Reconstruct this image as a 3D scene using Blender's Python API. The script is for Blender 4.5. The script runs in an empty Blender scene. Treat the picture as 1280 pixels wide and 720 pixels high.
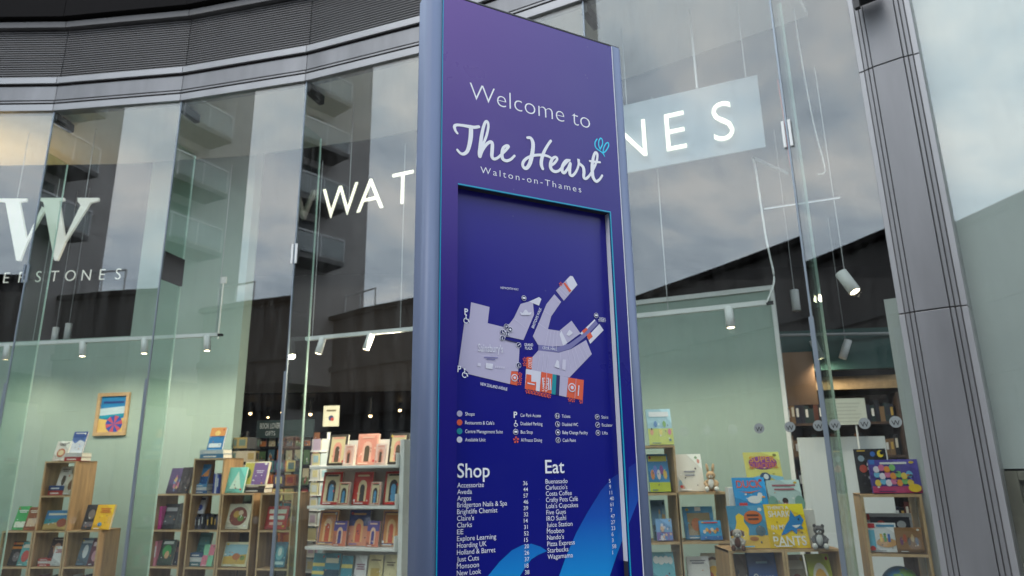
import bpy, math, random
from math import radians as R, sin, cos, pi
from mathutils import Vector as V, Matrix
random.seed(7)
S = bpy.context.scene; COL = S.collection
# ---------------------------------------------------------------- camera, sky, sun, exposure
EYE = V((0, 0, 1.6)); FPX = 853.3; PITCH = R(14.9); ROLL = R(-0.93)
cd = bpy.data.cameras.new('camera'); cam = bpy.data.objects.new('camera', cd); COL.objects.link(cam)
CM = Matrix.Rotation(pi/2+PITCH, 3, 'X') @ Matrix.Rotation(ROLL, 3, 'Z')
cam.matrix_world = Matrix.Translation(EYE) @ CM.to_4x4()
cd.sensor_width = 36; cd.lens = 36*FPX/1280; cd.clip_start = 0.05; cd.clip_end = 1000
cd.dof.use_dof = True; cd.dof.focus_distance = 2.12; cd.dof.aperture_fstop = 4.5
S.camera = cam
SUN_EL, SUN_AZ = R(52), R(-140)     # azimuth from +Y, clockwise
w = bpy.data.worlds.new('World'); S.world = w; w.use_nodes = True
nt = w.node_tree; N_ = nt.nodes; L_ = nt.links; bgn = N_['Background']
sky = N_.new('ShaderNodeTexSky'); sky.sky_type = 'NISHITA'; sky.sun_disc = False
sky.sun_elevation = SUN_EL; sky.sun_rotation = SUN_AZ
def nd(t, **k):
    n = N_.new(t)
    for a, b in k.items(): setattr(n, a, b)
    return n
tc = nd('ShaderNodeTexCoord'); sx = nd('ShaderNodeSeparateXYZ'); L_.new(tc.outputs['Generated'], sx.inputs[0])
za = nd('ShaderNodeMath', operation='MAXIMUM'); za.inputs[1].default_value = 0.0; L_.new(sx.outputs[2], za.inputs[0])
zb = nd('ShaderNodeMath', operation='ADD'); zb.inputs[1].default_value = 0.22; L_.new(za.outputs[0], zb.inputs[0])
dx = nd('ShaderNodeMath', operation='DIVIDE'); L_.new(sx.outputs[0], dx.inputs[0]); L_.new(zb.outputs[0], dx.inputs[1])
dy = nd('ShaderNodeMath', operation='DIVIDE'); L_.new(sx.outputs[1], dy.inputs[0]); L_.new(zb.outputs[0], dy.inputs[1])
cx = nd('ShaderNodeCombineXYZ'); L_.new(dx.outputs[0], cx.inputs[0]); L_.new(dy.outputs[0], cx.inputs[1]); cx.inputs[2].default_value = 3.1
ns = nd('ShaderNodeTexNoise'); ns.inputs['Scale'].default_value = 2.3; ns.inputs['Detail'].default_value = 8; ns.inputs['Roughness'].default_value = .56; ns.inputs['Distortion'].default_value = .5
L_.new(cx.outputs[0], ns.inputs['Vector'])
rp = nd('ShaderNodeValToRGB'); e = rp.color_ramp.elements
e[0].position = .36; e[0].color = (.37, .45, .545, 1); e[1].position = .66; e[1].color = (1.0, 1.0, 1.0, 1)
m_ = e.new(.50); m_.color = (.63, .72, .815, 1)
L_.new(ns.outputs[0], rp.inputs[0])
sc = nd('ShaderNodeVectorMath', operation='SCALE'); sc.inputs['Scale'].default_value = 38.0; L_.new(rp.outputs[0], sc.inputs[0])
mx = nd('ShaderNodeMix', data_type='RGBA'); mx.inputs['Factor'].default_value = .88
L_.new(sky.outputs[0], mx.inputs['A']); L_.new(sc.outputs[0], mx.inputs['B']); L_.new(mx.outputs['Result'], bgn.inputs[0])
bgn.inputs[1].default_value = 0.10
sl = bpy.data.lights.new('sun', 'SUN'); sl.energy = 0.8; sl.angle = R(18); sl.color = (1, .97, .92)
so = bpy.data.objects.new('sun', sl); COL.objects.link(so)
sd = V((sin(SUN_AZ)*cos(SUN_EL), cos(SUN_AZ)*cos(SUN_EL), sin(SUN_EL)))
so.rotation_euler = sd.to_track_quat('Z', 'Y').to_euler()
S.view_settings.view_transform = 'Standard'; S.view_settings.look = 'None'
S.view_settings.exposure = 0.0; S.view_settings.gamma = 1
S.render.engine = 'CYCLES'
cy = S.cycles; cy.transparent_max_bounces = 40; cy.max_bounces = 12; cy.glossy_bounces = 6; cy.diffuse_bounces = 4
# ---------------------------------------------------------------- materials
MC = {}
def lin(c):   # sRGB 0-255 -> linear
    return tuple((x/255/12.92 if x/255 <= .04045 else ((x/255+.055)/1.055)**2.4) for x in c)
def mat(name, col, rough=.6, metal=0, var=0, vscale=8, bump=0, bscale=60, coat=0, emit=0, stretch=None, spec=.5):
    key = (name, col, rough, metal, var, emit)
    if key in MC: return MC[key]
    m = bpy.data.materials.new(name); m.use_nodes = True; t = m.node_tree; b = t.nodes['Principled BSDF']
    b.inputs['Base Color'].default_value = (*col, 1); b.inputs['Roughness'].default_value = rough
    b.inputs['Metallic'].default_value = metal; b.inputs['Coat Weight'].default_value = coat
    b.inputs['Specular IOR Level'].default_value = spec
    if emit:
        b.inputs['Emission Color'].default_value = (*col, 1); b.inputs['Emission Strength'].default_value = emit
    if var or bump:
        tcd = t.nodes.new('ShaderNodeTexCoord'); mp = t.nodes.new('ShaderNodeMapping'); t.links.new(tcd.outputs['Object'], mp.inputs[0])
        if stretch: mp.inputs['Scale'].default_value = stretch
    if var:
        n = t.nodes.new('ShaderNodeTexNoise'); n.inputs['Scale'].default_value = vscale; n.inputs['Detail'].default_value = 6
        t.links.new(mp.outputs[0], n.inputs['Vector'])
        r = t.nodes.new('ShaderNodeValToRGB'); r.color_ramp.elements[0].position = .3; r.color_ramp.elements[1].position = .7
        r.color_ramp.elements[0].color = (*[x*(1-var) for x in col], 1); r.color_ramp.elements[1].color = (*[min(1, x*(1+var)) for x in col], 1)
        t.links.new(n.outputs[0], r.inputs[0]); t.links.new(r.outputs[0], b.inputs['Base Color'])
        a = t.nodes.new('ShaderNodeMath'); a.operation = 'MULTIPLY_ADD'; a.inputs[1].default_value = .25; a.inputs[2].default_value = rough-.12
        t.links.new(n.outputs[0], a.inputs[0]); t.links.new(a.outputs[0], b.inputs['Roughness'])
    if bump:
        n = t.nodes.new('ShaderNodeTexNoise'); n.inputs['Scale'].default_value = bscale; n.inputs['Detail'].default_value = 4
        t.links.new(mp.outputs[0], n.inputs['Vector'])
        bp = t.nodes.new('ShaderNodeBump'); bp.inputs['Strength'].default_value = bump; bp.inputs['Distance'].default_value = .01
        t.links.new(n.outputs[0], bp.inputs['Height']); t.links.new(bp.outputs[0], b.inputs['Normal'])
    MC[key] = m; return m
def glass_mat(name, tint, f0, frost=0, wave=0, dirt=0):
    m = bpy.data.materials.new(name); m.use_nodes = True; t = m.node_tree; t.nodes.remove(t.nodes['Principled BSDF'])
    o = t.nodes['Material Output']; lw = t.nodes.new('ShaderNodeLayerWeight'); lw.inputs[0].default_value = .5
    p = t.nodes.new('ShaderNodeMath'); p.operation = 'POWER'; p.inputs[1].default_value = 5; t.links.new(lw.outputs['Facing'], p.inputs[0])
    a = t.nodes.new('ShaderNodeMath'); a.operation = 'MULTIPLY_ADD'; a.inputs[1].default_value = 1-f0; a.inputs[2].default_value = f0; t.links.new(p.outputs[0], a.inputs[0])
    tr = t.nodes.new('ShaderNodeBsdfTransparent'); tr.inputs[0].default_value = (*tint, 1)
    g = t.nodes.new('ShaderNodeBsdfGlossy'); g.inputs['Roughness'].default_value = 0
    if wave:
        tcd = t.nodes.new('ShaderNodeTexCoord'); n = t.nodes.new('ShaderNodeTexNoise'); n.inputs['Scale'].default_value = 1.1; n.inputs['Detail'].default_value = 1
        t.links.new(tcd.outputs['Object'], n.inputs['Vector'])
        bp = t.nodes.new('ShaderNodeBump'); bp.inputs['Strength'].default_value = wave; bp.inputs['Distance'].default_value = .01
        t.links.new(n.outputs[0], bp.inputs['Height']); t.links.new(bp.outputs[0], g.inputs['Normal'])
    s = t.nodes.new('ShaderNodeMixShader'); t.links.new(a.outputs[0], s.inputs[0]); t.links.new(tr.outputs[0], s.inputs[1]); t.links.new(g.outputs[0], s.inputs[2])
    if dirt:     # faint rain marks and dust on the pane
        tcd = t.nodes.new('ShaderNodeTexCoord'); mp = t.nodes.new('ShaderNodeMapping'); mp.inputs['Scale'].default_value = (7, 7, .8); t.links.new(tcd.outputs['Object'], mp.inputs[0])
        n = t.nodes.new('ShaderNodeTexNoise'); n.inputs['Scale'].default_value = 1.6; n.inputs['Detail'].default_value = 9; n.inputs['Roughness'].default_value = .7; t.links.new(mp.outputs[0], n.inputs['Vector'])
        q = t.nodes.new('ShaderNodeMath'); q.operation = 'MULTIPLY_ADD'; q.inputs[1].default_value = dirt*5; q.inputs[2].default_value = -dirt*2.3; q.use_clamp = True; t.links.new(n.outputs[0], q.inputs[0])
        d = t.nodes.new('ShaderNodeBsdfDiffuse'); d.inputs[0].default_value = (.6, .6, .58, 1)
        s3 = t.nodes.new('ShaderNodeMixShader'); t.links.new(q.outputs[0], s3.inputs[0]); t.links.new(s.outputs[0], s3.inputs[1]); t.links.new(d.outputs[0], s3.inputs[2]); s = s3
    if frost:
        d = t.nodes.new('ShaderNodeBsdfDiffuse'); d.inputs[0].default_value = (.75, .78, .78, 1)
        s2 = t.nodes.new('ShaderNodeMixShader'); s2.inputs[0].default_value = frost
        t.links.new(s.outputs[0], s2.inputs[1]); t.links.new(d.outputs[0], s2.inputs[2]); s = s2
    t.links.new(s.outputs[0], o.inputs[0]); return m
M_glass = glass_mat('shop_glass', (.945, .972, .957), .085, dirt=.018)
M_fin = glass_mat('fin_glass', (.88, .955, .92), .05)
M_frost = glass_mat('frosted_vinyl', (1, 1, 1), .0, frost=.07)
M_darkglass = glass_mat('balcony_glass', (.6, .65, .66), .06, frost=.36)
def edge_mat():
    m = bpy.data.materials.new('glass_edge'); m.use_nodes = True; t = m.node_tree; t.nodes.remove(t.nodes['Principled BSDF'])
    a = t.nodes.new('ShaderNodeBsdfTranslucent'); b = t.nodes.new('ShaderNodeBsdfDiffuse'); s = t.nodes.new('ShaderNodeMixShader'); s.inputs[0].default_value = .4
    a.inputs[0].default_value = (.95, 1, .98, 1); b.inputs[0].default_value = (.88, .97, .93, 1)
    t.links.new(a.outputs[0], s.inputs[1]); t.links.new(b.outputs[0], s.inputs[2]); t.links.new(s.outputs[0], t.nodes['Material Output'].inputs[0]); return m
M_edge = edge_mat()
M_clad = mat('grey_cladding', (.205, .205, .212), .42, .25, var=.17, vscale=2.6, bump=.05, bscale=9, stretch=(1.6, 1.6, .3))
M_cladlt = mat('light_trim', (.315, .315, .322), .38, .25, var=.06, vscale=3)
M_gap = mat('shadow_gap_fill', (.012, .010, .010), .95, spec=.1)
M_louv = mat('louvre_metal', (.10, .096, .096), .6, .1, var=.12, vscale=5)
M_soff = mat('soffit_black', (.010, .009, .009), .95, spec=.1)
M_steel = mat('joint_metal', (.22, .26, .30), .4, .4)
M_sage = mat('sage_paint', (.345, .445, .39), .75, var=.03, vscale=1.5)
M_pale = mat('pale_board', (.495, .52, .505), .75, var=.07, vscale=1.3, bump=.02, bscale=30)
M_white = mat('white_paint', (.78, .79, .77), .55)
M_whiteshelf = mat('white_shelf', (.74, .73, .69), .5)
M_oak = mat('oak_veneer', (.37, .225, .11), .55, var=.28, vscale=14, stretch=(1.5, 1.5, .18))
M_oakedge = mat('oak_edge', (.52, .35, .185), .5, var=.15, vscale=16)
M_dark = mat('dark_interior', (.030, .022, .019), .8)
M_brown = mat('dark_brown_wood', (.085, .05, .034), .6, var=.3, vscale=9)
M_teal = mat('dark_teal_paint', (.03, .085, .075), .7)
M_carpet = mat('shop_carpet', (.10, .095, .09), .95, var=.15, vscale=40)
M_black = mat('black_metal', (.012, .012, .013), .5)
M_soft_white = mat('ceiling_white', (.62, .62, .58), .8, var=.04, vscale=2)
M_page = mat('page_edge', (.70, .66, .57), .8)
# ---------------------------------------------------------------- mesh builder and naming helpers
class MB:
    def __init__(s): s.v = []; s.f = []; s.m = []; s.mats = []
    def mi(s, m):
        if m not in s.mats: s.mats.append(m)
        return s.mats.index(m)
    def add(s, vs, fs, m):
        o = len(s.v); s.v += [V(p) for p in vs]; k = s.mi(m)
        for f in fs: s.f.append([i+o for i in f]); s.m.append(k)
        return s
    def frame(s, O, X, Y, Z, m, x0, x1, y0, y1, z0, z1):   # box in a local frame
        O, X, Y, Z = V(O), V(X), V(Y), V(Z)
        vs = [O+X*a+Y*b+Z*c for c in (z0, z1) for b in (y0, y1) for a in (x0, x1)]
        return s.add(vs, [(0,2,3,1), (4,5,7,6), (0,1,5,4), (2,6,7,3), (0,4,6,2), (1,3,7,5)], m)
    def box(s, x0, x1, y0, y1, z0, z1, m): return s.frame((0,0,0), (1,0,0), (0,1,0), (0,0,1), m, x0, x1, y0, y1, z0, z1)
    def poly(s, pts, m): return s.add(pts, [list(range(len(pts)))], m)
    def prism(s, a, b, m):      # two matching loops
        n = len(a); fs = [list(range(n))[::-1], [n+i for i in range(n)]]
        fs += [(i, (i+1) % n, n+(i+1) % n, n+i) for i in range(n)]
        return s.add(list(a)+list(b), fs, m)
    def tube(s, pts, r, m, n=8):
        pts = [V(p) for p in pts]; rings = []
        for i, p in enumerate(pts):
            d = (pts[min(i+1, len(pts)-1)]-pts[max(i-1, 0)]).normalized()
            u = d.cross(V((0, 0, 1)));  u = u.normalized() if u.length > 1e-3 else V((1, 0, 0)); q = d.cross(u)
            rr = r[i] if isinstance(r, (list, tuple)) else r
            rings.append([p+u*rr*cos(2*pi*k/n)+q*rr*sin(2*pi*k/n) for k in range(n)])
        vs = [p for g in rings for p in g]; fs = []
        for i in range(len(pts)-1):
            fs += [(i*n+k, i*n+(k+1) % n, (i+1)*n+(k+1) % n, (i+1)*n+k) for k in range(n)]
        fs += [list(range(n))[::-1], [(len(pts)-1)*n+k for k in range(n)]]
        return s.add(vs, fs, m)
    def mesh(s, me, M4, m):      # merge an existing mesh, transformed
        return s.add([M4 @ v.co for v in me.vertices], [list(p.vertices) for p in me.polygons], m)
    def ball(s, c, r, m, nu=14, nv=9, f=None):
        vs = []; c = V(c); r = V(r) if hasattr(r, '__len__') else V((r, r, r))
        for j in range(nv+1):
            a = pi*j/nv
            for i in range(nu):
                b = 2*pi*i/nu; d = V((sin(a)*cos(b), sin(a)*sin(b), cos(a)))
                vs.append(c+V((d.x*r.x, d.y*r.y, d.z*r.z))*(f(d) if f else 1))
        fs = [(j*nu+i, (j+1)*nu+i, (j+1)*nu+(i+1) % nu, j*nu+(i+1) % nu) for j in range(nv) for i in range(nu)]
        return s.add(vs, fs, m)
    def build(s, name, parent=None, smooth=False, bevel=0, loc=None):
        base = V((0, 0, 0))
        if parent is not None:
            q = parent
            while q is not None: base = base+V(q.location); q = q.parent
        elif loc is not None: base = V(loc)
        me = bpy.data.meshes.new(name); me.from_pydata([v-base for v in s.v], [], s.f); me.update()
        for m in s.mats: me.materials.append(m)
        me.polygons.foreach_set('material_index', s.m)
        if smooth: me.polygons.foreach_set('use_smooth', [True]*len(s.f))
        o = bpy.data.objects.new(name, me); COL.objects.link(o)
        if parent is not None: o.parent = parent
        else: o.location = base
        if bevel:
            b = o.modifiers.new('bevel', 'BEVEL'); b.width = bevel; b.segments = 2; b.limit_method = 'ANGLE'
        return o
def tag(o, label, cat, group=None, kind=None):
    if label: o['label'] = label
    if cat: o['category'] = cat
    if group: o['group'] = group
    if kind: o['kind'] = kind
    return o
def thing(name, label, cat, loc, group=None):
    o = bpy.data.objects.new(name, None); COL.objects.link(o); o.location = V(loc); o.empty_display_size = .1
    return tag(o, label, cat, group)
TXT = {}
def text_mesh(body, off=0.0, ext=0.0, space=1.0):
    k = (body, off, ext, space)
    if k in TXT: return TXT[k]
    c = bpy.data.curves.new('lettering', 'FONT'); c.body = body; c.size = 1; c.offset = off; c.extrude = ext; c.space_character = space; c.resolution_u = 4
    o = bpy.data.objects.new('lettering', c); COL.objects.link(o); bpy.context.view_layer.update()
    me = bpy.data.meshes.new_from_object(o.evaluated_get(bpy.context.evaluated_depsgraph_get()))
    bpy.data.objects.remove(o); bpy.data.curves.remove(c)
    xs = [v.co.x for v in me.vertices]; ys = [v.co.y for v in me.vertices]
    TXT[k] = (me, min(xs), max(xs), min(ys), max(ys)); return TXT[k]
CAPH = text_mesh('H')[4]
def put_text(mb, body, O, X, Z, w, cap, m, off=0.0, ext=0.0, space=1.0, align='l', lift=0.0, xs=1.0):
    """text in the plane X,Z with baseline start O; w = width to fill (None: natural); cap = capital height"""
    me, x0, x1, y0, y1 = text_mesh(body, off, ext, space)
    O, X, Z = V(O), V(X), V(Z); Nn = X.cross(Z).normalized()
    sz = cap/CAPH; sx_ = (w/(x1-x0)) if w else sz*xs
    start = -x0*sx_
    if align == 'c': start -= (x1-x0)*sx_/2
    if align == 'r': start -= (x1-x0)*sx_
    O = O+X*start+Nn*lift
    M4 = Matrix(((X.x*sx_, Z.x*sz, Nn.x*sz, O.x), (X.y*sx_, Z.y*sz, Nn.y*sz, O.y), (X.z*sx_, Z.z*sz, Nn.z*sz, O.z), (0, 0, 0, 1)))
    mb.mesh(me, M4, m); return mb
# ---------------------------------------------------------------- survey: turn a sighted direction into a point on a real vertical plane
def ray(x, y): return CM @ V((x-640, 360-y, -FPX))
class Plane:
    def __init__(s, P, deg):
        s.P = V((P[0], P[1], 0)); a = R(deg); s.X = V((cos(a), sin(a), 0)); s.N = V((-sin(a), cos(a), 0)); s.Z = V((0, 0, 1)); s.deg = deg
    def at(s, x, y, off=0):
        d = ray(x, y); t = ((s.P+s.N*off-EYE).dot(s.N))/d.dot(s.N); return EYE+d*t
    def tz(s, x, y, off=0):
        p = s.at(x, y, off); return ((p-s.P).dot(s.X), p.z)
    def pt(s, t, d, z): return s.P+s.X*t+s.N*d+s.Z*z
# facade: regular polygon of glass facets, joints J[k]; facet k runs J[k] -> J[k+1]
FW = 1.685; J = {0: V((-5.665, 7.63, 0))}; ANG = {k: -6.5-6.8*k for k in range(-6, 9)}; ANG[5] = -39.0
for k in range(0, 8): J[k+1] = J[k]+V((cos(R(ANG[k])), sin(R(ANG[k])), 0))*FW
for k in range(-1, -6, -1): J[k] = J[k+1]-V((cos(R(ANG[k])), sin(R(ANG[k])), 0))*FW
FAC = {k: Plane(J[k], ANG[k]) for k in range(-5, 8)}
def jo(k, d):     # joint k moved d metres into the shop along the mitre
    a = R((ANG[k-1]+ANG[k])/2); return J[k]+V((-sin(a), cos(a), 0))*(d/cos(R(3.4)))
def up(p, z): return V((p.x, p.y, z))
# ================================================================ SETTING
g = MB(); g.box(-80, 80, -80, 80, -.05, 0, mat('paving', (.14, .135, .13), .8, var=.18, vscale=2.5, bump=.1, bscale=40)); tag(g.build('plaza_paving'), None, None, kind='structure')
fl = MB(); inner = [jo(k, .05) for k in range(-5, 7)]
fl.poly([up(p, .03) for p in inner]+[V((14, 2, .03)), V((14, 22, .03)), V((-18, 22, .03)), V((-18, 9, .03))], M_carpet)
tag(fl.build('shop_floor'), None, None, kind='structure')
# ---------------------------------------------------------------- the shop building
GT = 6.0
shop = thing('shop_building', 'curved grey shop building with full height glass panes and louvred fascia behind the purple totem', 'building', (0, 8, 0))
def band(name, ka, kb, prof, m, parent=shop):
    """profile of (depth,z) points swept along facets, one mitred mesh per facet"""
    for k in range(ka, kb+1):
        b = MB(); a0 = jo(k, 0); 
        A = [up(jo(k, d), z) for d, z in prof]; B = [up(jo(k+1, d), z) for d, z in prof]
        gap = (B[0]-A[0]).normalized()*.004
        b.prism([p+gap for p in A], [p-gap for p in B], m); b.build(name, parent)
KA, KB = -4, 4
band('fascia_trim', KA, KB, [(-.03, 6.0), (-.03, 6.085), (.1, 6.085), (.1, 6.0)], M_cladlt)
band('shadow_gap_fill', KA, KB, [(-.026, 6.085), (-.018, 6.15), (.1, 6.15), (.1, 6.085)], M_gap)  # solid near-black strip flush with the trim, its colour standing for gap shade
band('fascia_trim', KA, KB, [(-.032, 6.107), (-.030, 6.128), (-.022, 6.128), (-.026, 6.107)], M_clad)
band('fascia_panel', KA, KB, [(-.022, 6.15), (-.022, 6.335), (.1, 6.335), (.1, 6.15)], M_clad)
band('shadow_gap_fill', KA, KB, [(-.02, 6.335), (-.02, 6.37), (.1, 6.37), (.1, 6.335)], M_gap)  # filled band again: the gap's shade is put into its dark colour
band('fascia_trim', KA, KB, [(-.05, 6.37), (-.05, 6.45), (-.03, 6.465), (.1, 6.465), (.1, 6.37)], M_cladlt)
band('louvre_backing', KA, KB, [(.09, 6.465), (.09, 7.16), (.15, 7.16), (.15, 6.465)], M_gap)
for k in range(KA, KB+1):     # louvre blades of one bay: one mesh
    b = MB()
    for i in range(21):
        z = 6.48+i*.0325; pr = [(.0, z), (.006, z+.019), (.05, z+.024), (.05, z+.018)]
        A = [up(jo(k, d), q) for d, q in pr]; B = [up(jo(k+1, d), q) for d, q in pr]; gp = (B[0]-A[0]).normalized()*.006
        b.prism([p+gp for p in A], [p-gp for p in B], M_louv)
    b.build('louvre', shop)
band('fascia_trim', KA, KB, [(-.06, 7.17), (-.06, 7.25), (.1, 7.25), (.1, 7.17)], M_louv)
band('upper_cladding', KA, KB, [(-.12, 7.29), (-.12, 7.9), (.3, 7.9), (.3, 7.29)], M_soff)
band('parapet', KA, 5, [(.0, 7.9), (.0, 8.6), (.3, 8.6), (.3, 7.9)], M_clad)
# pillar on facet 5
PT0, PT1 = .555, .94
F4 = FAC[5]
def facet_box(mb, pl, t0, t1, d0, d1, z0, z1, m): return mb.frame(pl.P, pl.X, pl.N, pl.Z, m, t0, t1, d0, d1, z0, z1)
pil = MB(); zb_ = [0, .72, 2.545, 4.335, 6.12, 7.9]
for z0, z1 in zip(zb_, zb_[1:]):
    z0 += .004; z1 -= .004
    facet_box(pil, F4, PT0, PT0+.035, -.05, .25, z0, z1, M_cladlt)
    facet_box(pil, F4, PT0+.040, PT0+.064, -.057, .25, z0, z1, M_clad)
    facet_box(pil, F4, PT0+.069, PT0+.092, -.062, .25, z0, z1, M_clad)
    facet_box(pil, F4, PT0+.097, PT1-.097, -.068, .25, z0, z1, M_clad)
    facet_box(pil, F4, PT1-.092, PT1-.069, -.062, .25, z0, z1, M_clad)
    facet_box(pil, F4, PT1-.064, PT1-.040, -.057, .25, z0, z1, M_clad)
    facet_box(pil, F4, PT1-.035, PT1, -.05, .25, z0, z1, M_cladlt)
po = pil.build('pillar', shop, bevel=.003)
pg = MB(); facet_box(pg, F4, PT0+.01, PT1-.01, -.04, .24, 0, 7.89, mat('recess_grey', (.10, .095, .093), .8)); pg.build('shadow_gap_fill', po)
# glass panes: one part each, stickers as sub-parts
M_dot = mat('grey_sticker', (.24, .265, .26), .6); 
def pane(k, t0, t1, z1=GT):
    b = MB(); facet_box(b, FAC[k], t0, t1, 0, .012, .05, z1, M_glass); return b.build('glass_pane', shop)
panes = {}
for k in range(-4, 5): panes[k] = pane(k, .008, FW-.008)
panes[5] = pane(5, .008, PT0-.004, 7.9)
PF = Plane(F4.pt(PT1, 0, 0), -43)
b = MB(); facet_box(b, PF, .004, 1.9, 0, .012, .05, 7.9, M_glass); panes[6] = b.build('glass_pane', shop)
def stickers(k, ts, z, frosted):
    pl = FAC[k]
    for t in ts:
        O = pl.pt(t, -.003, z); b = MB(); n = 20; r = .037
        mm = M_frost if frosted else M_dot
        b.poly([O+pl.X*r*cos(2*pi*i/n)+pl.Z*r*sin(2*pi*i/n) for i in range(n)], mm)
        if not frosted: put_text(b, 'W', O+pl.Z*-.022-pl.N*.002, pl.X, pl.Z, None, .032, M_black, align='c')
        b.build('sticker', panes[k])
stickers(5, [.06, .245, .43], 1.86, False); stickers(4, [1.24, 1.45, 1.64], 1.86, False)
stickers(4, [.32, .5, .68, .86, 1.05], 1.86, True)
stickers(5, [.06, .245, .43], 1.12, True); stickers(4, [.32, .68, 1.05, 1.45, 1.64], 1.12, True)
for k in (0, 1, 2): stickers(k, [.2, .62, 1.04, 1.46], 1.16, True)
# fins, joints and patch fittings
FIN = .36
for k in range(-3, 6):
    b = MB(); a = R((ANG[k-1]+ANG[k])/2); X = V((-sin(a), cos(a), 0)); Y = V((cos(a), sin(a), 0))
    ztop = 5.45
    b.frame(J[k], X, Y, (0, 0, 1), M_fin, .02, FIN, -.0095, .0095, .06, ztop); fin = b.build('glass_fin', shop)
    e_ = MB(); e_.frame(J[k], X, Y, (0, 0, 1), M_edge, FIN+.0005, FIN+.004, -.0095, .0095, .06, ztop); e_.build('glass_edge', fin)
    h = MB(); h.frame(J[k], X, Y, (0, 0, 1), M_black, .02, .33, -.035, .035, 5.88, 5.99); h.build('head_bracket', fin)
    pz = {1: (3.95, M_black), 2: (3.9, M_white), 5: (4.06, M_white)}.get(k, (3.9, M_steel))
    p = MB()
    if k == 1: p.frame(J[k], X, Y, (0, 0, 1), M_gap, .015, FIN+.01, -.016, .016, pz[0]-.19, pz[0]+.14)
    else:
        p.frame(J[k], X, Y, (0, 0, 1), pz[1], -.016, -.003, -.034, -.014, pz[0]-.11, pz[0]+.11)
        p.frame(J[k], X, Y, (0, 0, 1), pz[1], -.016, -.003, .014, .034, pz[0]-.11, pz[0]+.11)
    p.build('patch_fitting', fin)
    s_ = MB(); s_.frame(J[k], X, Y, (0, 0, 1), M_steel, -.004, .012, -.007, .007, .05, 6.0)
    s_.frame(J[k], X, Y, (0, 0, 1), M_steel, -.022, -.005, -.016, .016, .05, 2.62); s_.build('joint_strip', shop)
# interior shell
c = MB()
for k in range(KA, KB+1): c.prism([up(jo(k, .11), 6.02), up(jo(k+1, .11), 6.02), up(jo(k+1, 1.55), 6.02), up(jo(k, 1.55), 6.02)], [up(jo(k, .11), 6.1), up(jo(k+1, .11), 6.1), up(jo(k+1, 1.55), 6.1), up(jo(k, 1.55), 6.1)], M_soft_white)
c.build('ceiling', shop)
lp = [jo(k, .32) for k in range(-5, 6)]+[PF.pt(0, .3, 0), PF.pt(2.2, .3, 0), V((14, 3, 0)), V((14, 22, 0)), V((-18, 22, 0)), V((-18, 7, 0))]
c = MB(); c.prism([up(p, 7.95) for p in lp], [up(p, 8.05) for p in lp], M_dark); c.build('roof_slab', shop)
c = MB(); c.box(-18, 14, 21.8, 22, 0, 7.95, M_dark); c.box(-18.2, -18, 9, 22, 0, 7.95, M_dark); c.box(14, 14.2, 2, 22, 0, 7.95, M_dark); c.build('back_wall', shop)
c = MB(); c.box(-17.9, 13.9, 11.2, 21.7, 2.85, 2.95, M_brown); c.box(-17.9, 13.9, 11.0, 11.2, 2.85, 4.6, M_dark); c.build('mezzanine', shop)
c = MB(); facet_box(c, Plane((2.1, 8.6), -8), -.5, 2.6, 0, .12, 2.72, 3.22, M_teal); c.build('bulkhead', shop)
# ---------------------------------------------------------------- opposite side of the street (seen mirrored in the glass)
M_low = mat('dark_cladding', (.11, .10, .097), .7, var=.15, vscale=1.5); M_twr = mat('tower_cladding', (.42, .39, .375), .7, var=.12, vscale=1.0)
M_rail = mat('railing_grey', (.75, .75, .75), .5); M_slab = mat('balcony_slab', (.16, .155, .15), .7); M_wind = mat('window_dark', (.05, .055, .06), .15)
tw = thing('apartment_tower', 'dark apartment tower with stacked balconies mirrored in the left shop panes', 'building', (-22, 0, 0))
b = MB(); b.box(-28, -18.2, -5.9, 7, 0, 30, M_twr); b.build('wall', tw)
zf = [9.2-2.27*1+.0, 9.17, 11.45, 13.7, 15.95, 18.2, 20.5, 22.8]
for z in zf[1:]:
    for y0, y1 in ((-4.0, .2), (1.6, 6)):
        b = MB(); b.box(-18.2, -17.0, y0, y1, z, z+.17, M_slab); bo = b.build('balcony', tw)
        r_ = MB(); r_.box(-17.05, -17.0, y0, y1, z+1.02, z+1.08, M_rail); r_.box(-18.2, -17.05, y0, y0+.05, z+1.02, z+1.08, M_rail); r_.box(-18.2, -17.05, y1-.05, y1, z+1.02, z+1.08, M_rail)
        n = int((y1-y0)/.95)
        for i in range(n+1):
            q = y0+.02+i*(y1-y0-.04)/n; r_.box(-17.045, -17.005, q-.02, q+.02, z+.17, z+1.02, M_rail)
        r_.build('railing', bo)
        gl = MB(); gl.box(-17.03, -17.02, y0+.05, y1-.05, z+.25, z+.98, M_darkglass); gl.build('glass_panel', bo)
        wn = MB(); wn.box(-18.2, -18.185, y0+.5, y0+2.3, z+.17, z+1.95, M_wind); wn.box(-18.2, -18.17, y0+1.37, y0+1.43, z+.17, z+1.95, M_louv); wn.build('window', tw)
b = MB(); b.box(-18.2, -18.12, -5.3, -1.5, 3.85, 4.75, mat('sign_band', (.03, .03, .033), .5)); b.build('sign_band', tw)
b = MB(); put_text(b, 'NEXT', (-18.10, -4.35, 4.08), (0, 1, 0), (0, 0, 1), 1.7, .42, M_louv, ext=.04); b.build('shop_lettering', tw)
lb = thing('terrace_block', 'low dark brown shop terrace mirrored across the lower shop glass', 'building', (0, -10, 0))
fr = [(-40, -4.6), (-17.6, -4.5), (-16, -4.45), (-10, -5.1), (-3, -5.6), (40, -5.8)]
HB = 7.3
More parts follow.
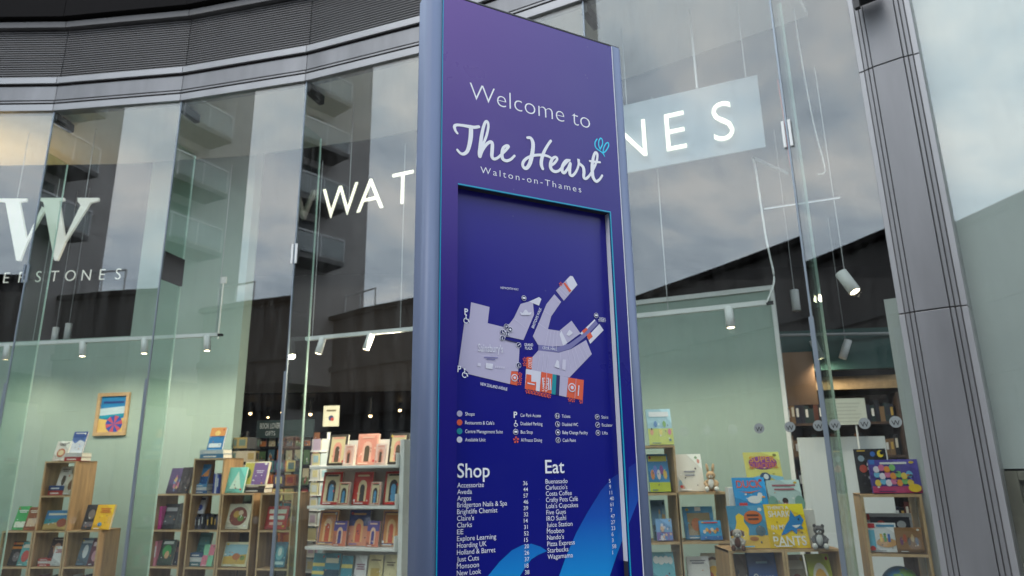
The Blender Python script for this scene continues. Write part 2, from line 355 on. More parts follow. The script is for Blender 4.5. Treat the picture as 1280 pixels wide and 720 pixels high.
def strip(off0, off1, z0, z1, m, name, parent):
    b = MB(); A = [V((x, y+off1, 0)) for x, y in fr]; B = [V((x, y+off0, 0)) for x, y in fr]
    loop = A+B[::-1]; b.prism([up(p, z0) for p in loop], [up(p, z1) for p in loop], m); return b.build(name, parent)
b = MB(); loop = [V((x, y, 0)) for x, y in fr]+[V((40, -22, 0)), V((-40, -22, 0))]
b.prism([up(p, 0) for p in loop], [up(p, HB) for p in loop], M_low); b.build('wall', lb)
strip(-.3, .25, HB+.01, HB+.16, M_gap, 'roof_edge', lb); strip(.01, .12, 5.3, 5.5, M_louv, 'string_course', lb); strip(.01, .3, 3.6, 4.5, mat('shopfront_band', (.03, .03, .033), .5), 'shopfront_band', lb)
for (xa, ya), (xb, yb) in zip(fr[1:], fr[2:-1]):
    d = V((xb-xa, yb-ya, 0)); Ln = d.length; 
    if Ln < 2.5: continue
    X = d.normalized(); Nn = V((-X.y, X.x, 0)); n = int(Ln/2.2)
    for i in range(n):
        t = (i+.5)*Ln/n; b = MB(); b.frame((xa, ya, 0), X, Nn, (0, 0, 1), M_wind, t-.8, t+.8, .02, .05, .4, 3.3); b.frame((xa, ya, 0), X, Nn, (0, 0, 1), M_louv, t-.03, t+.03, .05, .07, .4, 3.3); b.build('window', lb)
rr = MB(); rr.box(-18.1, -16.2, -4.95, -4.9, HB+1.05, HB+1.1, M_rail)
for i in range(3): rr.box(-18.1+i*.93, -18.06+i*.93, -4.95, -4.91, HB+.17, HB+1.05, M_rail)
rr.build('roof_railing', lb)
P = Plane((-10, -5.1), math.degrees(math.atan2(-.65, 6))); 
# ---------------------------------------------------------------- interior partition walls and fixed panels
def pbox(name, label, cat, pl, t0, t1, d0, d1, z0, z1, m):
    b = MB(); facet_box(b, pl, t0, t1, d0, d1, z0, z1, m); return tag(b.build(name, loc=pl.pt((t0+t1)/2, d0, z0)), label, cat)
PA = Plane(jo(0, 1.66), -8.5)
tL, tM, tR = PA.tz(-60, 560)[0], PA.tz(150, 520)[0], PA.tz(289, 560)[0]
pbox('partition_wall', 'low sage green display wall with the framed beach picture', 'wall', PA, tL-3, tM, 0, .12, .03, PA.tz(80, 424)[1], M_sage)
pbox('partition_wall', 'tall sage green wall panel rising behind the middle oak bookcases', 'wall', PA, tM+.004, tR, -.004, .2, .03, 7.9, M_sage)
PS = Plane((2.6, 6.75), -24)
t0, t1 = PS.tz(700, 400)[0], PS.tz(985, 560)[0]; zt = PS.tz(900, 370)[1]
sg = thing('display_wall', 'sage green display wall with a white frame behind the children\'s books', 'wall', PS.pt(t1, 0, 0))
b = MB(); facet_box(b, PS, t0, t1, 0, .1, .03, zt, M_sage); b.build('panel', sg)
b = MB(); facet_box(b, PS, t0, t1+.04, -.02, .12, zt+.001, zt+.05, M_white); facet_box(b, PS, t1+.001, t1+.04, -.02, .12, .03, zt, M_white); b.build('frame', sg)
PQ2 = Plane(F4.pt(.25, .62, 0), -33.7)
pbox('partition_wall', 'narrow pale green wall return beside the grey pillar', 'wall', PQ2, PQ2.tz(1107, 390)[0], PQ2.tz(1175, 400)[0], 0, .1, .03, PQ2.tz(1108, 374)[1], M_pale)
pbox('window_board', 'pale sage board standing close behind the glass right of the pillar', 'board', PF, -.05, 2.2, .2, .24, PF.tz(1262, 586, .2)[1], 7.9, M_pale)
M_crate = mat('grey_timber', (.20, .18, .145), .8, var=.2, vscale=7, stretch=(3, 3, .5))
cr = thing('timber_screen', 'brown grey timber screen below the pale board at the right edge', 'screen', PF.pt(.6, .2, 0))
zc = PF.tz(1262, 588, .2)[1]; ta = PF.tz(1256, 600, .2)[0]
b = MB(); facet_box(b, PF, ta, ta+.07, .19, .26, .05, zc-.004, M_crate); facet_box(b, PF, ta+.071, ta+1.2, .19, .26, zc-.06, zc-.004, M_crate); b.build('frame', cr, bevel=.004)
b = MB(); facet_box(b, PF, ta+.071, ta+1.2, .22, .25, .05, zc-.061, mat('screen_panel', (.12, .11, .09), .85, var=.2, vscale=6)); b.build('panel', cr)
# ================================================================ THE TOTEM
TX, TY = .42406, 2.22264; TH = R(90-62.6)
TP = Plane((TX, TY), 90-62.6)       # local t = 0 at the right silhouette, negative to the left; N points away from the viewer
TW0 = -.762
tot = thing('totem_sign', 'tall purple and blue welcome totem with a shopping centre map and directory', 'sign', TP.pt(-.38, 0, 0))
def T(u, v, d=0): return TP.pt(u, d, v)
def tu(x, y): t, z = TP.tz(x, y); return t, z
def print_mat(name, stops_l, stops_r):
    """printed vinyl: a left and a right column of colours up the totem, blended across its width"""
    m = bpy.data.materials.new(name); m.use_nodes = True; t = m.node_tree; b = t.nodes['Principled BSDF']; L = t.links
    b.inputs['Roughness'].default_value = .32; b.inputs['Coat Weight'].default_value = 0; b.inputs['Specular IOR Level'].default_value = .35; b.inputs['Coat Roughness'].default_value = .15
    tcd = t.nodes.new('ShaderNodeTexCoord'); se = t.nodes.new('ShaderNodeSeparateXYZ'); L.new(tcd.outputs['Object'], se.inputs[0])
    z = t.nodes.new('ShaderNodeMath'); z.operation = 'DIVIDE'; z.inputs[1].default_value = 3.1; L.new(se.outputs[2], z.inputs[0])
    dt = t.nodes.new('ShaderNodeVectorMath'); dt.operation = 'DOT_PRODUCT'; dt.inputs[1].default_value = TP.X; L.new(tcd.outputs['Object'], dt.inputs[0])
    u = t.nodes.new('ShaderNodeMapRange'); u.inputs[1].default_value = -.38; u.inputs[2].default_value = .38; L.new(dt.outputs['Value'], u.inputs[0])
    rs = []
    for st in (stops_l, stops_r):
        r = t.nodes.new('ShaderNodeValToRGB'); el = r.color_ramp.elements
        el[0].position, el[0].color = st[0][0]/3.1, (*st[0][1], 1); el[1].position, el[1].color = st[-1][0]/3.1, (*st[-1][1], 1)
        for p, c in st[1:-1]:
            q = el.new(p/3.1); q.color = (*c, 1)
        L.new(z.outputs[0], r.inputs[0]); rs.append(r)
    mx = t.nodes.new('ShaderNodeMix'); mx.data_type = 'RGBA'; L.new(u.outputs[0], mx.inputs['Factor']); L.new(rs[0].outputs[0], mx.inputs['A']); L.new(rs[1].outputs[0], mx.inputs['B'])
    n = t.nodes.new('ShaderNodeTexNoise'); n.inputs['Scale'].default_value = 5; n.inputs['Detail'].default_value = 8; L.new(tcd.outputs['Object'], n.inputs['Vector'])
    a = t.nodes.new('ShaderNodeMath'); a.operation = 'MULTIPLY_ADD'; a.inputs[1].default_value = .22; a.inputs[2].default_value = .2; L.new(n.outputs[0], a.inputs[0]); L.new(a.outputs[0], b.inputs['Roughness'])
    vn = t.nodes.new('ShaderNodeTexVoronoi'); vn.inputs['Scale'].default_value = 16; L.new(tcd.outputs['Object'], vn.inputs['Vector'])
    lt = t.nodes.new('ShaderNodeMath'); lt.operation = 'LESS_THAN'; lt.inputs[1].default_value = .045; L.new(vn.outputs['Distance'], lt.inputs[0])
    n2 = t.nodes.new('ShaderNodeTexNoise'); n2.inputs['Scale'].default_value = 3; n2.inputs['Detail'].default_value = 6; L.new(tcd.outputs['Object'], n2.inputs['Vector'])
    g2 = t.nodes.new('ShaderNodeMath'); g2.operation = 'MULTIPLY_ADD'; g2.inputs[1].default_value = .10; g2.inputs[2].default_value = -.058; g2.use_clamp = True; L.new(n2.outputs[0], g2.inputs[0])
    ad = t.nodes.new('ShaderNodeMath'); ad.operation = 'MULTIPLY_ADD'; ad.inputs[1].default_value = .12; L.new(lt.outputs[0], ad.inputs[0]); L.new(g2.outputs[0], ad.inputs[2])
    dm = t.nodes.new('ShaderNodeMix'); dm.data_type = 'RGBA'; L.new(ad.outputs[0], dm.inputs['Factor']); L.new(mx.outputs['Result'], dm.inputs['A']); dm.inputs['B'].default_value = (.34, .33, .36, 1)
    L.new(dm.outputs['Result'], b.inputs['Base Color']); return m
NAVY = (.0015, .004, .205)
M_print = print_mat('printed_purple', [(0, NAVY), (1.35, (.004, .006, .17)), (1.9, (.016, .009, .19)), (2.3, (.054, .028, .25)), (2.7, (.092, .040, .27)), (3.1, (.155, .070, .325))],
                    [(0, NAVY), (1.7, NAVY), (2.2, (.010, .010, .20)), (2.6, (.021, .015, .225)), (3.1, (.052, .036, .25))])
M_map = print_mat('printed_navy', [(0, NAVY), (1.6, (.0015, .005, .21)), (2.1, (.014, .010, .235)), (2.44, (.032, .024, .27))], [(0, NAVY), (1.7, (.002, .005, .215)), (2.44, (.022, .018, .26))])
M_flank = mat('totem_blue_metal', (.118, .152, .25), .45, .1, var=.05, vscale=3, bump=.01, bscale=40)
M_ink = mat('white_vinyl', (.90, .90, .94), .5)
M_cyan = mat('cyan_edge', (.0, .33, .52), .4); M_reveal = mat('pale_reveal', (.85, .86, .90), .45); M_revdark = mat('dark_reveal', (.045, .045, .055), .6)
UL, UR = -.714, -.05; RU0, RU1, RV = -.658, -.1015, 2.438; RD = .026
# aluminium flanks: rounded extrusions
def flank(side):
    b = MB(); prof = []
    if side > 0: base, tip, sg_ = UR, 0.0, 1
    else: base, tip, sg_ = UL, TW0, -1
    W_ = abs(tip-base); D = .105
    pr = [(0, -.002), (W_*.55, -.001)]
    for i in range(1, 9):
        a = pi/2*i/8; pr.append((W_*.55+W_*.45*sin(a), -.001+.03*(1-cos(a))))
    pr += [(W_, D-.03)]+[(W_*.55+W_*.45*cos(pi/2*i/8), D-.03+.03*sin(pi/2*i/8)) for i in range(1, 9)]+[(0, D)]
    A = [T(base+sg_*p, .02, q) for p, q in pr]; B = [T(base+sg_*p, 3.1, q) for p, q in pr]
    b.prism(A, B, M_flank); o = b.build('edge_extrusion', tot)
    for p in o.data.polygons: p.use_smooth = len(p.vertices) == 4
    c_ = MB(); x0 = base-.0012*sg_; A = [T(base-.003*sg_, .02, -.004), T(base-.0005*sg_, .02, -.004), T(base-.0005*sg_, .02, .01), T(base-.003*sg_, .02, .01)]
    c_.prism(A, [p+V((0, 0, 3.075)) for p in A], M_cyan if side < 0 else M_reveal); c_.build('edge_seam', tot)
flank(1); flank(-1)
b = MB(); pl = [(UL+.003, -.004), (UR-.003, -.004)]
def tbox(mb, u0, u1, v0, v1, d0, d1, m): return mb.frame(TP.P, TP.X, TP.N, TP.Z, m, u0, u1, d0, d1, v0, v1)
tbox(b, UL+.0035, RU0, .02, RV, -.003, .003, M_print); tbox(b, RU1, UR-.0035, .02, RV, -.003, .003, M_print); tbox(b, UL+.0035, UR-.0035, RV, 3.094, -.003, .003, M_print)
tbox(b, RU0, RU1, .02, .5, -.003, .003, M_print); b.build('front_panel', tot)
b = MB(); tbox(b, RU0-.02, RU1+.02, .45, RV+.03, RD, RD+.01, M_map); b.build('map_panel', tot)
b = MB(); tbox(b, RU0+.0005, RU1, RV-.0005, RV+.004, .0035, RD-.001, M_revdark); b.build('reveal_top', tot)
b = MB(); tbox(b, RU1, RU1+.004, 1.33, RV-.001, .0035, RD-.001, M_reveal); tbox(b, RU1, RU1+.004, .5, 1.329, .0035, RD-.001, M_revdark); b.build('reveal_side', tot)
b = MB(); tbox(b, RU0, RU1+.0045, RV-.001, RV+.0035, -.0045, .0005, M_cyan); tbox(b, RU1, RU1+.0045, .5, RV-.0015, -.0045, .0005, M_cyan); b.build('cyan_trim', tot)
b = MB(); tbox(b, UL+.003, UR-.003, .02, 3.09, .05, .10, M_flank); b.build('core', tot)
b = MB(); tbox(b, TW0+.012, -.012, 3.101, 3.109, .004, .10, M_black); b.build('top_cap', tot, bevel=.002)
b = MB(); tbox(b, TW0-.03, .03, 0, .018, -.08, .23, M_black); b.build('base_plate', tot)
LIFT = -.0036           # printed vinyl just proud of the front panel
def uvpoly(mb, pts, d, m): return mb.poly([T(u, v, d) for u, v in pts], m)
def catmull(pts, n=8):
    out = []
    for i in range(len(pts)-1):
        p0 = pts[max(i-1, 0)]; p1 = pts[i]; p2 = pts[i+1]; p3 = pts[min(i+2, len(pts)-1)]
        for k in range(n):
            t = k/n; out.append(tuple(.5*((2*b_)+(-a_+c_)*t+(2*a_-5*b_+4*c_-d_)*t*t+(-a_+3*b_-3*c_+d_)*t**3) for a_, b_, c_, d_ in zip(p0, p1, p2, p3)))
    out.append(tuple(pts[-1])); return out
SKN = 0
def stroke(mb, pts, d, m):
    """brush stroke; pts = (u, v, width)"""
    c = [(u, v, w_*.74) for u, v, w_ in catmull(pts)]; L = []; Rr = []
    for i, (u, v, w_) in enumerate(c):
        a = c[max(i-1, 0)]; q = c[min(i+1, len(c)-1)]; dx_, dy_ = q[0]-a[0], q[1]-a[1]; l = math.hypot(dx_, dy_) or 1
        L.append((u-dy_/l*w_/2, v+dx_/l*w_/2)); Rr.append((u+dy_/l*w_/2, v-dx_/l*w_/2))
    dd = d
    global SKN; SKN += 1; dd = d-.0015*(SKN % 9)/9; n_ = len(c); dz = [dd-.0004*i/n_ for i in range(n_)]
    mb.add([T(u, v, z_) for (u, v), z_ in zip(L, dz)]+[T(u, v, z_) for (u, v), z_ in zip(Rr, dz)], [(i, i+1, len(L)+i+1, len(L)+i) for i in range(len(L)-1)], m)
    for (u, v, w_) in (c[0], c[-1]): mb.poly([T(u+w_/2*cos(2*pi*i/14), v+w_/2*sin(2*pi*i/14), dd-.00045) for i in range(14)], m)
def word(mb, s, x0, y0, x1, capv, d=LIFT, m=M_ink, off=0, space=1, align='l'):
    u0, v0 = tu(x0, y0); wd = (tu(x1, y0)[0]-u0) if x1 else None
    put_text(mb, s, T(u0, v0, d), TP.X, TP.Z, wd, capv, m, off=off, space=space, align=align)
# heading
b = MB(); u0, v0 = tu(586.5, 124.5); u1, v1 = tu(737, 160)
put_text(b, 'Welcome to', T(u0, v0, LIFT), TP.X, TP.Z, u1-u0, .061, M_ink, off=-.017); b.build('welcome_lettering', tot)
b = MB(); u0, v0 = tu(600, 216.5); u1, v1 = tu(726, 241)
put_text(b, 'Walton-on-Thames', T(u0, v0, LIFT), TP.X, TP.Z, u1-u0, .0215, M_ink, off=-.006, space=1.35); b.build('town_lettering', tot)
# script lettering, stroke by stroke
def sk(pts, ox, oy, s): return [(*tu(ox+x/s, oy+y/s), w_) for x, y, w_ in pts]
b = MB()
k1 = lambda pts: stroke(b, sk(pts, 560, 140, 9.6), LIFT, M_ink)
k2 = lambda pts: stroke(b, sk(pts, 640, 160, 9.0), LIFT, M_ink)
k1([(106,262,.010),(82,225,.012),(72,180,.014),(100,162,.013),(170,168,.013),(250,182,.015),(310,190,.015),(362,183,.014)])
k1([(268,188,.019),(270,240,.020),(265,320,.020),(248,410,.018),(222,480,.016),(180,510,.014),(140,500,.012),(106,462,.011)])
k1([(378,535,.016),(385,470,.014),(420,380,.012),(455,290,.012),(476,190,.012),(470,130,.012),(445,125,.013),(418,190,.014),(395,300,.016),(380,420,.017),(373,500,.018),(374,540,.016)])
k1([(378,535,.014),(410,460,.013),(460,390,.014),(505,365,.015),(525,390,.016),(522,470,.017),(520,540,.016),(545,570,.014),(590,555,.012),(640,510,.012),(690,460,.012),(718,420,.013),(695,410,.012),(655,440,.014),(640,510,.016),(650,570,.016),(695,592,.014),(745,575,.012),(790,532,.011)])
k2([(165,116,.012),(200,118,.015),(225,160,.018),(228,230,.019),(215,320,.020),(195,400,.019),(165,450,.017),(135,458,.015),(112,425,.014),(125,380,.014),(170,340,.013),(240,315,.013),(330,310,.013),(390,322,.012),(430,342,.011)])
k2([(428,152,.013),(390,205,.013),(350,280,.015),(325,360,.017),(322,420,.017),(337,465,.014)])
k2([(428,430,.012),(470,400,.012),(500,355,.012),(480,332,.012),(445,355,.014),(425,410,.017),(432,465,.017),(470,495,.015),(520,485,.012),(570,430,.012),(620,375,.013),(645,372,.012),(600,372,.013),(562,430,.016),(555,490,.016),(580,510,.014),(620,460,.012),(648,400,.013),(640,470,.016),(645,530,.015),(675,540,.013),(715,490,.012),(740,420,.012),(740,355,.014),(745,400,.014),(790,445,.016),(800,500,.017),(798,560,.015),(825,575,.013),(870,530,.012),(915,450,.012),(945,370,.012),(950,300,.013),(928,285,.014),(905,340,.015),(893,440,.018),(900,550,.018),(935,605,.015),(975,585,.012),(1005,540,.011)])
k2([(865,378,.010),(920,386,.012),(980,392,.010)])
b.build('script_lettering', tot)
b = MB(); M_aqua = mat('aqua_vinyl', (.03, .68, .95), .5)
k2 = lambda pts: stroke(b, sk(pts, 640, 160, 9.0), LIFT, M_aqua)
k2([(950,130,.006),(928,165,.006),(930,210,.006),(950,240,.006),(985,265,.006),(1015,290,.006),(1035,325,.004)])
k2([(985,240,.006),(1010,190,.006),(1008,140,.006),(990,120,.006),(970,150,.006),(968,200,.006),(985,245,.006)])
k2([(1015,290,.006),(1050,260,.006),(1078,210,.006),(1075,172,.006),(1050,180,.006),(1025,225,.006),(1015,285,.006)])
b.build('butterfly_emblem', tot)
# map: flat printed shapes, sighted from the photograph onto the recessed panel
MD = RD-.0012
def mu(x, y, d=MD): t, z = TP.tz(x, y, d); return t, z
M_lil = mat('map_lilac', (.515, .475, .64), .5); M_lil2 = mat('map_pale', (.74, .73, .82), .5); M_red = mat('map_orange', (.80, .115, .045), .5); M_mteal = mat('map_teal', (.0, .29, .34), .5)
M_line = mat('map_line', (.66, .63, .76), .5); M_mnavy = mat('map_navy', (.012, .012, .11), .5); M_hat = mat('map_mall', (.20, .19, .42), .5)
def z4(x, y): return (540+x/4, 320+y/4)
def za_(x, y): return (565+x/5.54, 370+y/5.54)
def zc_(x, y): return (650+x/4.235, 340+y/4.235)
def mp_(mb, pts, f, m, d=MD): return mb.poly([T(*mu(*f(x, y), d), d) for x, y in pts], m)
def ml_(mb, a, c_, f, m, w_=.0012, d=MD-.0012):
    p, q = mu(*f(*a), d), mu(*f(*c_), d); l = math.hypot(q[0]-p[0], q[1]-p[1]); nx, ny = -(q[1]-p[1])/l*w_/2, (q[0]-p[0])/l*w_/2
    mb.poly([T(p[0]+nx, p[1]+ny, d), T(q[0]+nx, q[1]+ny, d), T(q[0]-nx, q[1]-ny, d), T(p[0]-nx, p[1]-ny, d)], m)
b = MB()
mp_(b, [(132,43),(260,76),(247,188),(362,216),(385,255),(365,300),(470,328),(458,522),(410,520),(402,610),(112,540),(112,528),(45,478),(85,188),(117,188)], za_, M_lil)
mp_(b, [(365,215),(400,190),(430,150),(475,55),(545,35),(560,40),(568,130),(495,305),(380,280),(385,255)], za_, M_lil)
mp_(b, [(485,228),(535,205),(547,215),(535,248)], z4, M_lil2, MD-.0004)
mp_(b, [(182,118),(218,158),(165,235),(148,302),(210,312),(248,380),(232,392),(150,395),(95,385),(68,340),(105,255),(140,170)], zc_, M_lil)
mp_(b, [(210,310),(273,258),(320,325),(248,378)], zc_, M_lil, MD-.0002)
mp_(b, [(218,310),(250,375),(228,390),(210,330)], zc_, M_lil2, MD-.0004)
mp_(b, [(190,98),(230,58),(265,20),(278,22),(304,68),(232,152)], zc_, M_lil)
mp_(b, [(245,45),(268,20),(280,24),(304,68),(268,105)], zc_, M_lil2, MD-.0004)
mp_(b, [(230,60),(238,55),(272,98),(262,108)], zc_, M_red, MD-.0006)
mp_(b, [(97,385),(200,397),(260,380),(330,330),(400,255),(412,275),(345,345),(270,405),(205,425),(97,415)], zc_, M_hat, MD-.0003)
mp_(b, [(318,325),(395,250),(402,262),(330,335)], zc_, M_lil2); mp_(b, [(328,312),(350,295),(360,305),(338,325)], zc_, M_red, MD-.0006)
mp_(b, [(355,345),(420,275),(443,308),(372,380)], zc_, M_lil2); mp_(b, [(352,335),(372,318),(385,342),(365,360)], zc_, M_red, MD-.0006)
mp_(b, [(97,415),(205,427),(270,408),(350,360),(380,435),(262,558),(60,518),(66,450)], zc_, M_lil)
mp_(b, [(35,450),(66,450),(62,515),(33,510)], zc_, M_red, MD-.0002)
mp_(b, [(32,512),(112,528),(104,632),(25,618)], zc_, M_lil2); mp_(b, [(34,540),(60,545),(60,580),(86,582),(84,628),(26,617)], zc_, M_red, MD-.0006)
mp_(b, [(113,528),(172,540),(166,645),(105,632)], zc_, M_red); mp_(b, [(172,540),(193,544),(188,650),(166,645)], zc_, M_mteal); mp_(b, [(193,544),(212,548),(207,655),(188,650)], zc_, M_mnavy)
mp_(b, [(212,548),(256,558),(246,662),(207,653)], zc_, M_lil); mp_(b, [(256,558),(338,572),(332,678),(247,662)], zc_, M_red)
mp_(b, [(410,520),(458,525),(452,620),(404,610)], za_, M_red, MD-.0003)
for a, c_ in [((130,400),(150,310)),((150,405),(165,310)),((172,405),(182,312)),((192,405),(198,312)),((105,440),(92,520)),((125,432),(118,525)),((150,440),(140,530)),((215,430),(205,540)),((255,415),(270,520)),((275,408),(300,505)),((290,400),(320,490)),((310,390),(345,465)),((325,380),(360,450)),((142,535),(136,638)),((297,566),(290,670)),((95,270),(140,300)),((125,205),(165,230)),((200,90),(245,135)),((212,80),(255,125)),((180,130),(212,165))]: ml_(b, a, c_, zc_, M_line)
ml_(b, (365,300), (470,328), za_, M_mnavy, .004); ml_(b, (435,160), (510,220), za_, M_line)
b.build('map_print', tot)
b = MB()
def mtext(s, x0, y0, x1, y1, f, cap, m=M_ink, off=0):   # along a sighted baseline
    p, q = mu(*f(x0, y0)), mu(*f(x1, y1)); dv = V((q[0]-p[0], 0, q[1]-p[1])); l = dv.length
    X = (TP.X*dv.x+TP.Z*dv.z)/l; Z = (TP.X*-dv.z+TP.Z*dv.x)/l
    put_text(b, s, T(*p, MD-.0016), X, Z, l, cap, m, off=off)
mtext("Sainsbury's", 180, 383, 352, 392, za_, .022, M_lil2, .012)
mtext('NEW ZEALAND AVENUE', 195, 618, 380, 656, za_, .0085, M_ink, .01); mtext('HEPWORTH WAY', 342, 164, 432, 174, z4, .007)
mtext('BRISTOWS WALK', 72, 300, 114, 195, zc_, .009, M_ink, .005); mtext('CECIL HALL', 117, 408, 195, 416, zc_, .0075)
mtext('GRAND', 22, 392, 68, 394, zc_, .0085, M_ink, .01); mtext('PLAZA', 26, 410, 64, 412, zc_, .0085, M_ink, .01)
mtext('HIGH', 420, 250, 450, 254, zc_, .007, M_ink, .01); mtext('STREET', 414, 262, 454, 266, zc_, .007, M_ink, .01)
mtext('COSTA', 60, 508, 62, 455, zc_, .011, M_ink, .005); mtext('P', 85, 128, 110, 130, za_, .0175, M_ink, .02); mtext('P', 36, 525, 61, 528, za_, .0175, M_ink, .02)
for x in (118, 135): mtext('UNITS', x+8, 632, x+14, 560, zc_, .007)
b.build('map_lettering', tot)
b = MB()
def disc(mb, u, v, r, m, d): mb.poly([T(u+r*cos(2*pi*i/16), v+r*sin(2*pi*i/16), d) for i in range(16)], m)
def icon(u, v, r, kind, dd=MD-.0015):
    disc(b, u, v, r, M_ink, dd); disc(b, u, v, r*.86, M_mnavy, dd-.0004); e_ = dd-.0008
    q = lambda pts: b.poly([T(u+x*r, v+y*r, e_) for x, y in pts], M_ink)
    if kind == 'bus': q([(-.6,-.3),(.6,-.3),(.6,.35),(-.6,.35)])
    elif kind == 'toilet': q([(-.5,-.5),(-.25,-.5),(-.25,.5),(-.5,.5)]); q([(.15,-.5),(.6,-.5),(.4,.5),(.3,.5)])
    elif kind == 'wc': q([(-.15,.55),(.05,.55),(.1,-.1),(.5,-.1),(.55,-.5),(-.1,-.5)])
    elif kind == 'baby': q([(-.5,.1),(0,.45),(.55,-.1),(.2,-.4),(-.3,-.3)])
    elif kind == 'cash': put_text(b, '£', T(u, v-.5*r, e_), TP.X, TP.Z, None, r, M_ink, align='c')
    elif kind == 'stairs': q([(-.3,-.5),(-.1,-.5),(-.1,.5),(-.3,.5)]); q([(.0,.1),(.4,.4),(.5,.2),(.05,-.2)])
    elif kind == 'esc': q([(-.6,-.4),(-.3,-.4),(.6,.4),(.3,.45)])
    else: q([(-.3,-.4),(-.1,-.4),(-.1,.4),(-.3,.4)]); q([(.1,-.4),(.3,-.4),(.3,.4),(.1,.4)])
for x, y, k in [(375,212,'stairs'),(402,233,'baby'),(349,250,'wc'),(381,262,'toilet'),(348,292,'cash'),(460,340,'esc'),(460,480,'cash'),(497,15,'bus')]: icon(*mu(*za_(x, y)), .0085, k)
icon(*mu(*zc_(402,230)), .0085, 'bus')
def wheelch(u, v, s):
    e_ = MD-.0015; q = lambda pts: b.poly([T(u+x*s, v+y*s, e_) for x, y in pts], M_ink)
    disc(b, u-.05*s, v+.75*s, s*.2, M_ink, e_); q([(-.2,.5),(.05,.5),(.1,0),(.5,0),(.75,-.7),(.5,-.75),(.3,-.2),(-.15,-.15)])
    for i in range(9):
        a, c_ = pi*.6+i*pi*1.15/9, pi*.6+(i+1)*pi*1.15/9
        q([(-.05+.62*cos(a), -.4+.62*sin(a)), (-.05+.62*cos(c_), -.4+.62*sin(c_)), (-.05+.42*cos(c_), -.4+.42*sin(c_)), (-.05+.42*cos(a), -.4+.42*sin(a))])
def fan(u, v, s, m=None):
    for i in range(5):
        a = 2*pi*i/5+.4; e_ = MD-.0015
        b.poly([T(u+s*.15*cos(a), v+s*.15*sin(a), e_), T(u+s*cos(a-.35), v+s*sin(a-.35), e_), T(u+s*1.05*cos(a), v+s*1.05*sin(a), e_), T(u+s*.9*cos(a+.4), v+s*.9*sin(a+.4), e_)], M_red)
wheelch(*mu(*za_(98,158)), .014); wheelch(*mu(*za_(88,533)), .014)
for f, pts in ((zc_, [(38,632),(53,635),(70,638),(87,642),(105,646),(121,650),(137,653),(153,657),(262,676),(280,679),(322,686),(24,463),(24,488),(215,64)]), (za_, [(470,545),(470,575),(466,603)])):
    for x, y in pts: fan(*mu(*f(x, y)), .0068)
b.build('map_icon_print', tot)
# map crest-like marks of the units (two pale blobs and a round mark)
b = MB(); e_ = MD-.0016
mp_(b, [(470,108),(490,118),(505,95),(515,95),(530,115),(552,112),(540,132),(480,132)], za_, M_lil2, e_); mp_(b, [(236,462),(284,470),(280,505),(233,500)], za_, M_lil2, e_); mp_(b, [(178,462),(200,465),(198,488),(176,484)], za_, M_line, e_)
for i in range(5): mp_(b, [(300+i*14,482+i*1.5),(308+i*14,483+i*1.5),(307+i*14,498+i*1.5),(299+i*14,497+i*1.5)], za_, M_line, e_)
for f, x, y, r in ((za_, 432, 566, .011), (zc_, 274, 612, .014)):
    u, v = mu(*f(x, y)); disc(b, u, v, r, M_lil2, e_); disc(b, u, v, r*.75, M_red, e_-.0004); disc(b, u, v, r*.4, M_lil2, e_-.0008)
mp_(b, [(182,500),(195,465),(206,472),(208,510)], zc_, M_lil2, e_); mp_(b, [(226,462),(243,464),(241,520),(222,516)], zc_, M_line, e_); mp_(b, [(245,330),(262,305),(280,322),(260,340)], zc_, M_lil2, e_)
for x0, y0, x1, y1 in ((40,588,78,596),(120,560,124,610),(150,560,153,625),(160,565,163,625),(312,600,308,655)): ml_(b, (x0,y0), (x1,y1), zc_, M_lil2, .004, e_)
ml_(b, (222,424), (318,428), za_, M_hat, .003, e_); ml_(b, (240,436), (300,440), za_, M_hat, .003, e_)
b.build('map_mark_print', tot)
# legend
b = MB()
rows = [mu(574, 517)[1], mu(574, 528)[1], mu(574, 539)[1], mu(574, 549.5)[1]]
uc = [mu(574.5, 530)[0], mu(644.5, 530)[0], mu(697, 530)[0], mu(747, 530)[0]]
for v, m in zip(rows, (M_lil, M_red, M_mteal, M_lil2)): disc(b, uc[0], v, .0085, m, MD)
legend = [(0, .017, ['Shops', "Restaurants & Cafe's", 'Centre Management Suite', 'Available Unit']), (1, .0165, ['Car Park Access', 'Disabled Parking', 'Bus Stop', 'Al Fresco Dining']),
          (2, .016, ['Tickets', 'Disabled WC', 'Baby Change Facility', 'Cash Point']), (3, .016, ['Stairs', 'Escalator', 'Lifts'])]
LW = [(.029, .091, .118, .063), (.069, .074, .040, .071), (.030, .057, .091, .047), (.025, .040, .020)]
for c_, du, names in legend:
    for i, s in enumerate(names): put_text(b, s, T(uc[c_]+du, rows[i]-.0048, MD), TP.X, TP.Z, LW[c_][i], .0094, M_ink, off=0)
put_text(b, 'P', T(uc[1], rows[0]-.008, MD), TP.X, TP.Z, None, .017, M_ink, off=.02, align='c'); wheelch(uc[1], rows[1], .0095); icon(uc[1], rows[2], .0085, 'bus', MD); fan(uc[1], rows[3], .0095)
for i, k in enumerate(('toilet', 'wc', 'baby', 'cash')): icon(uc[2], rows[i], .0085, k, MD)
for i, k in enumerate(('stairs', 'esc', 'lift')): icon(uc[3], rows[i], .0085, k, MD)
b.build('legend_print', tot)
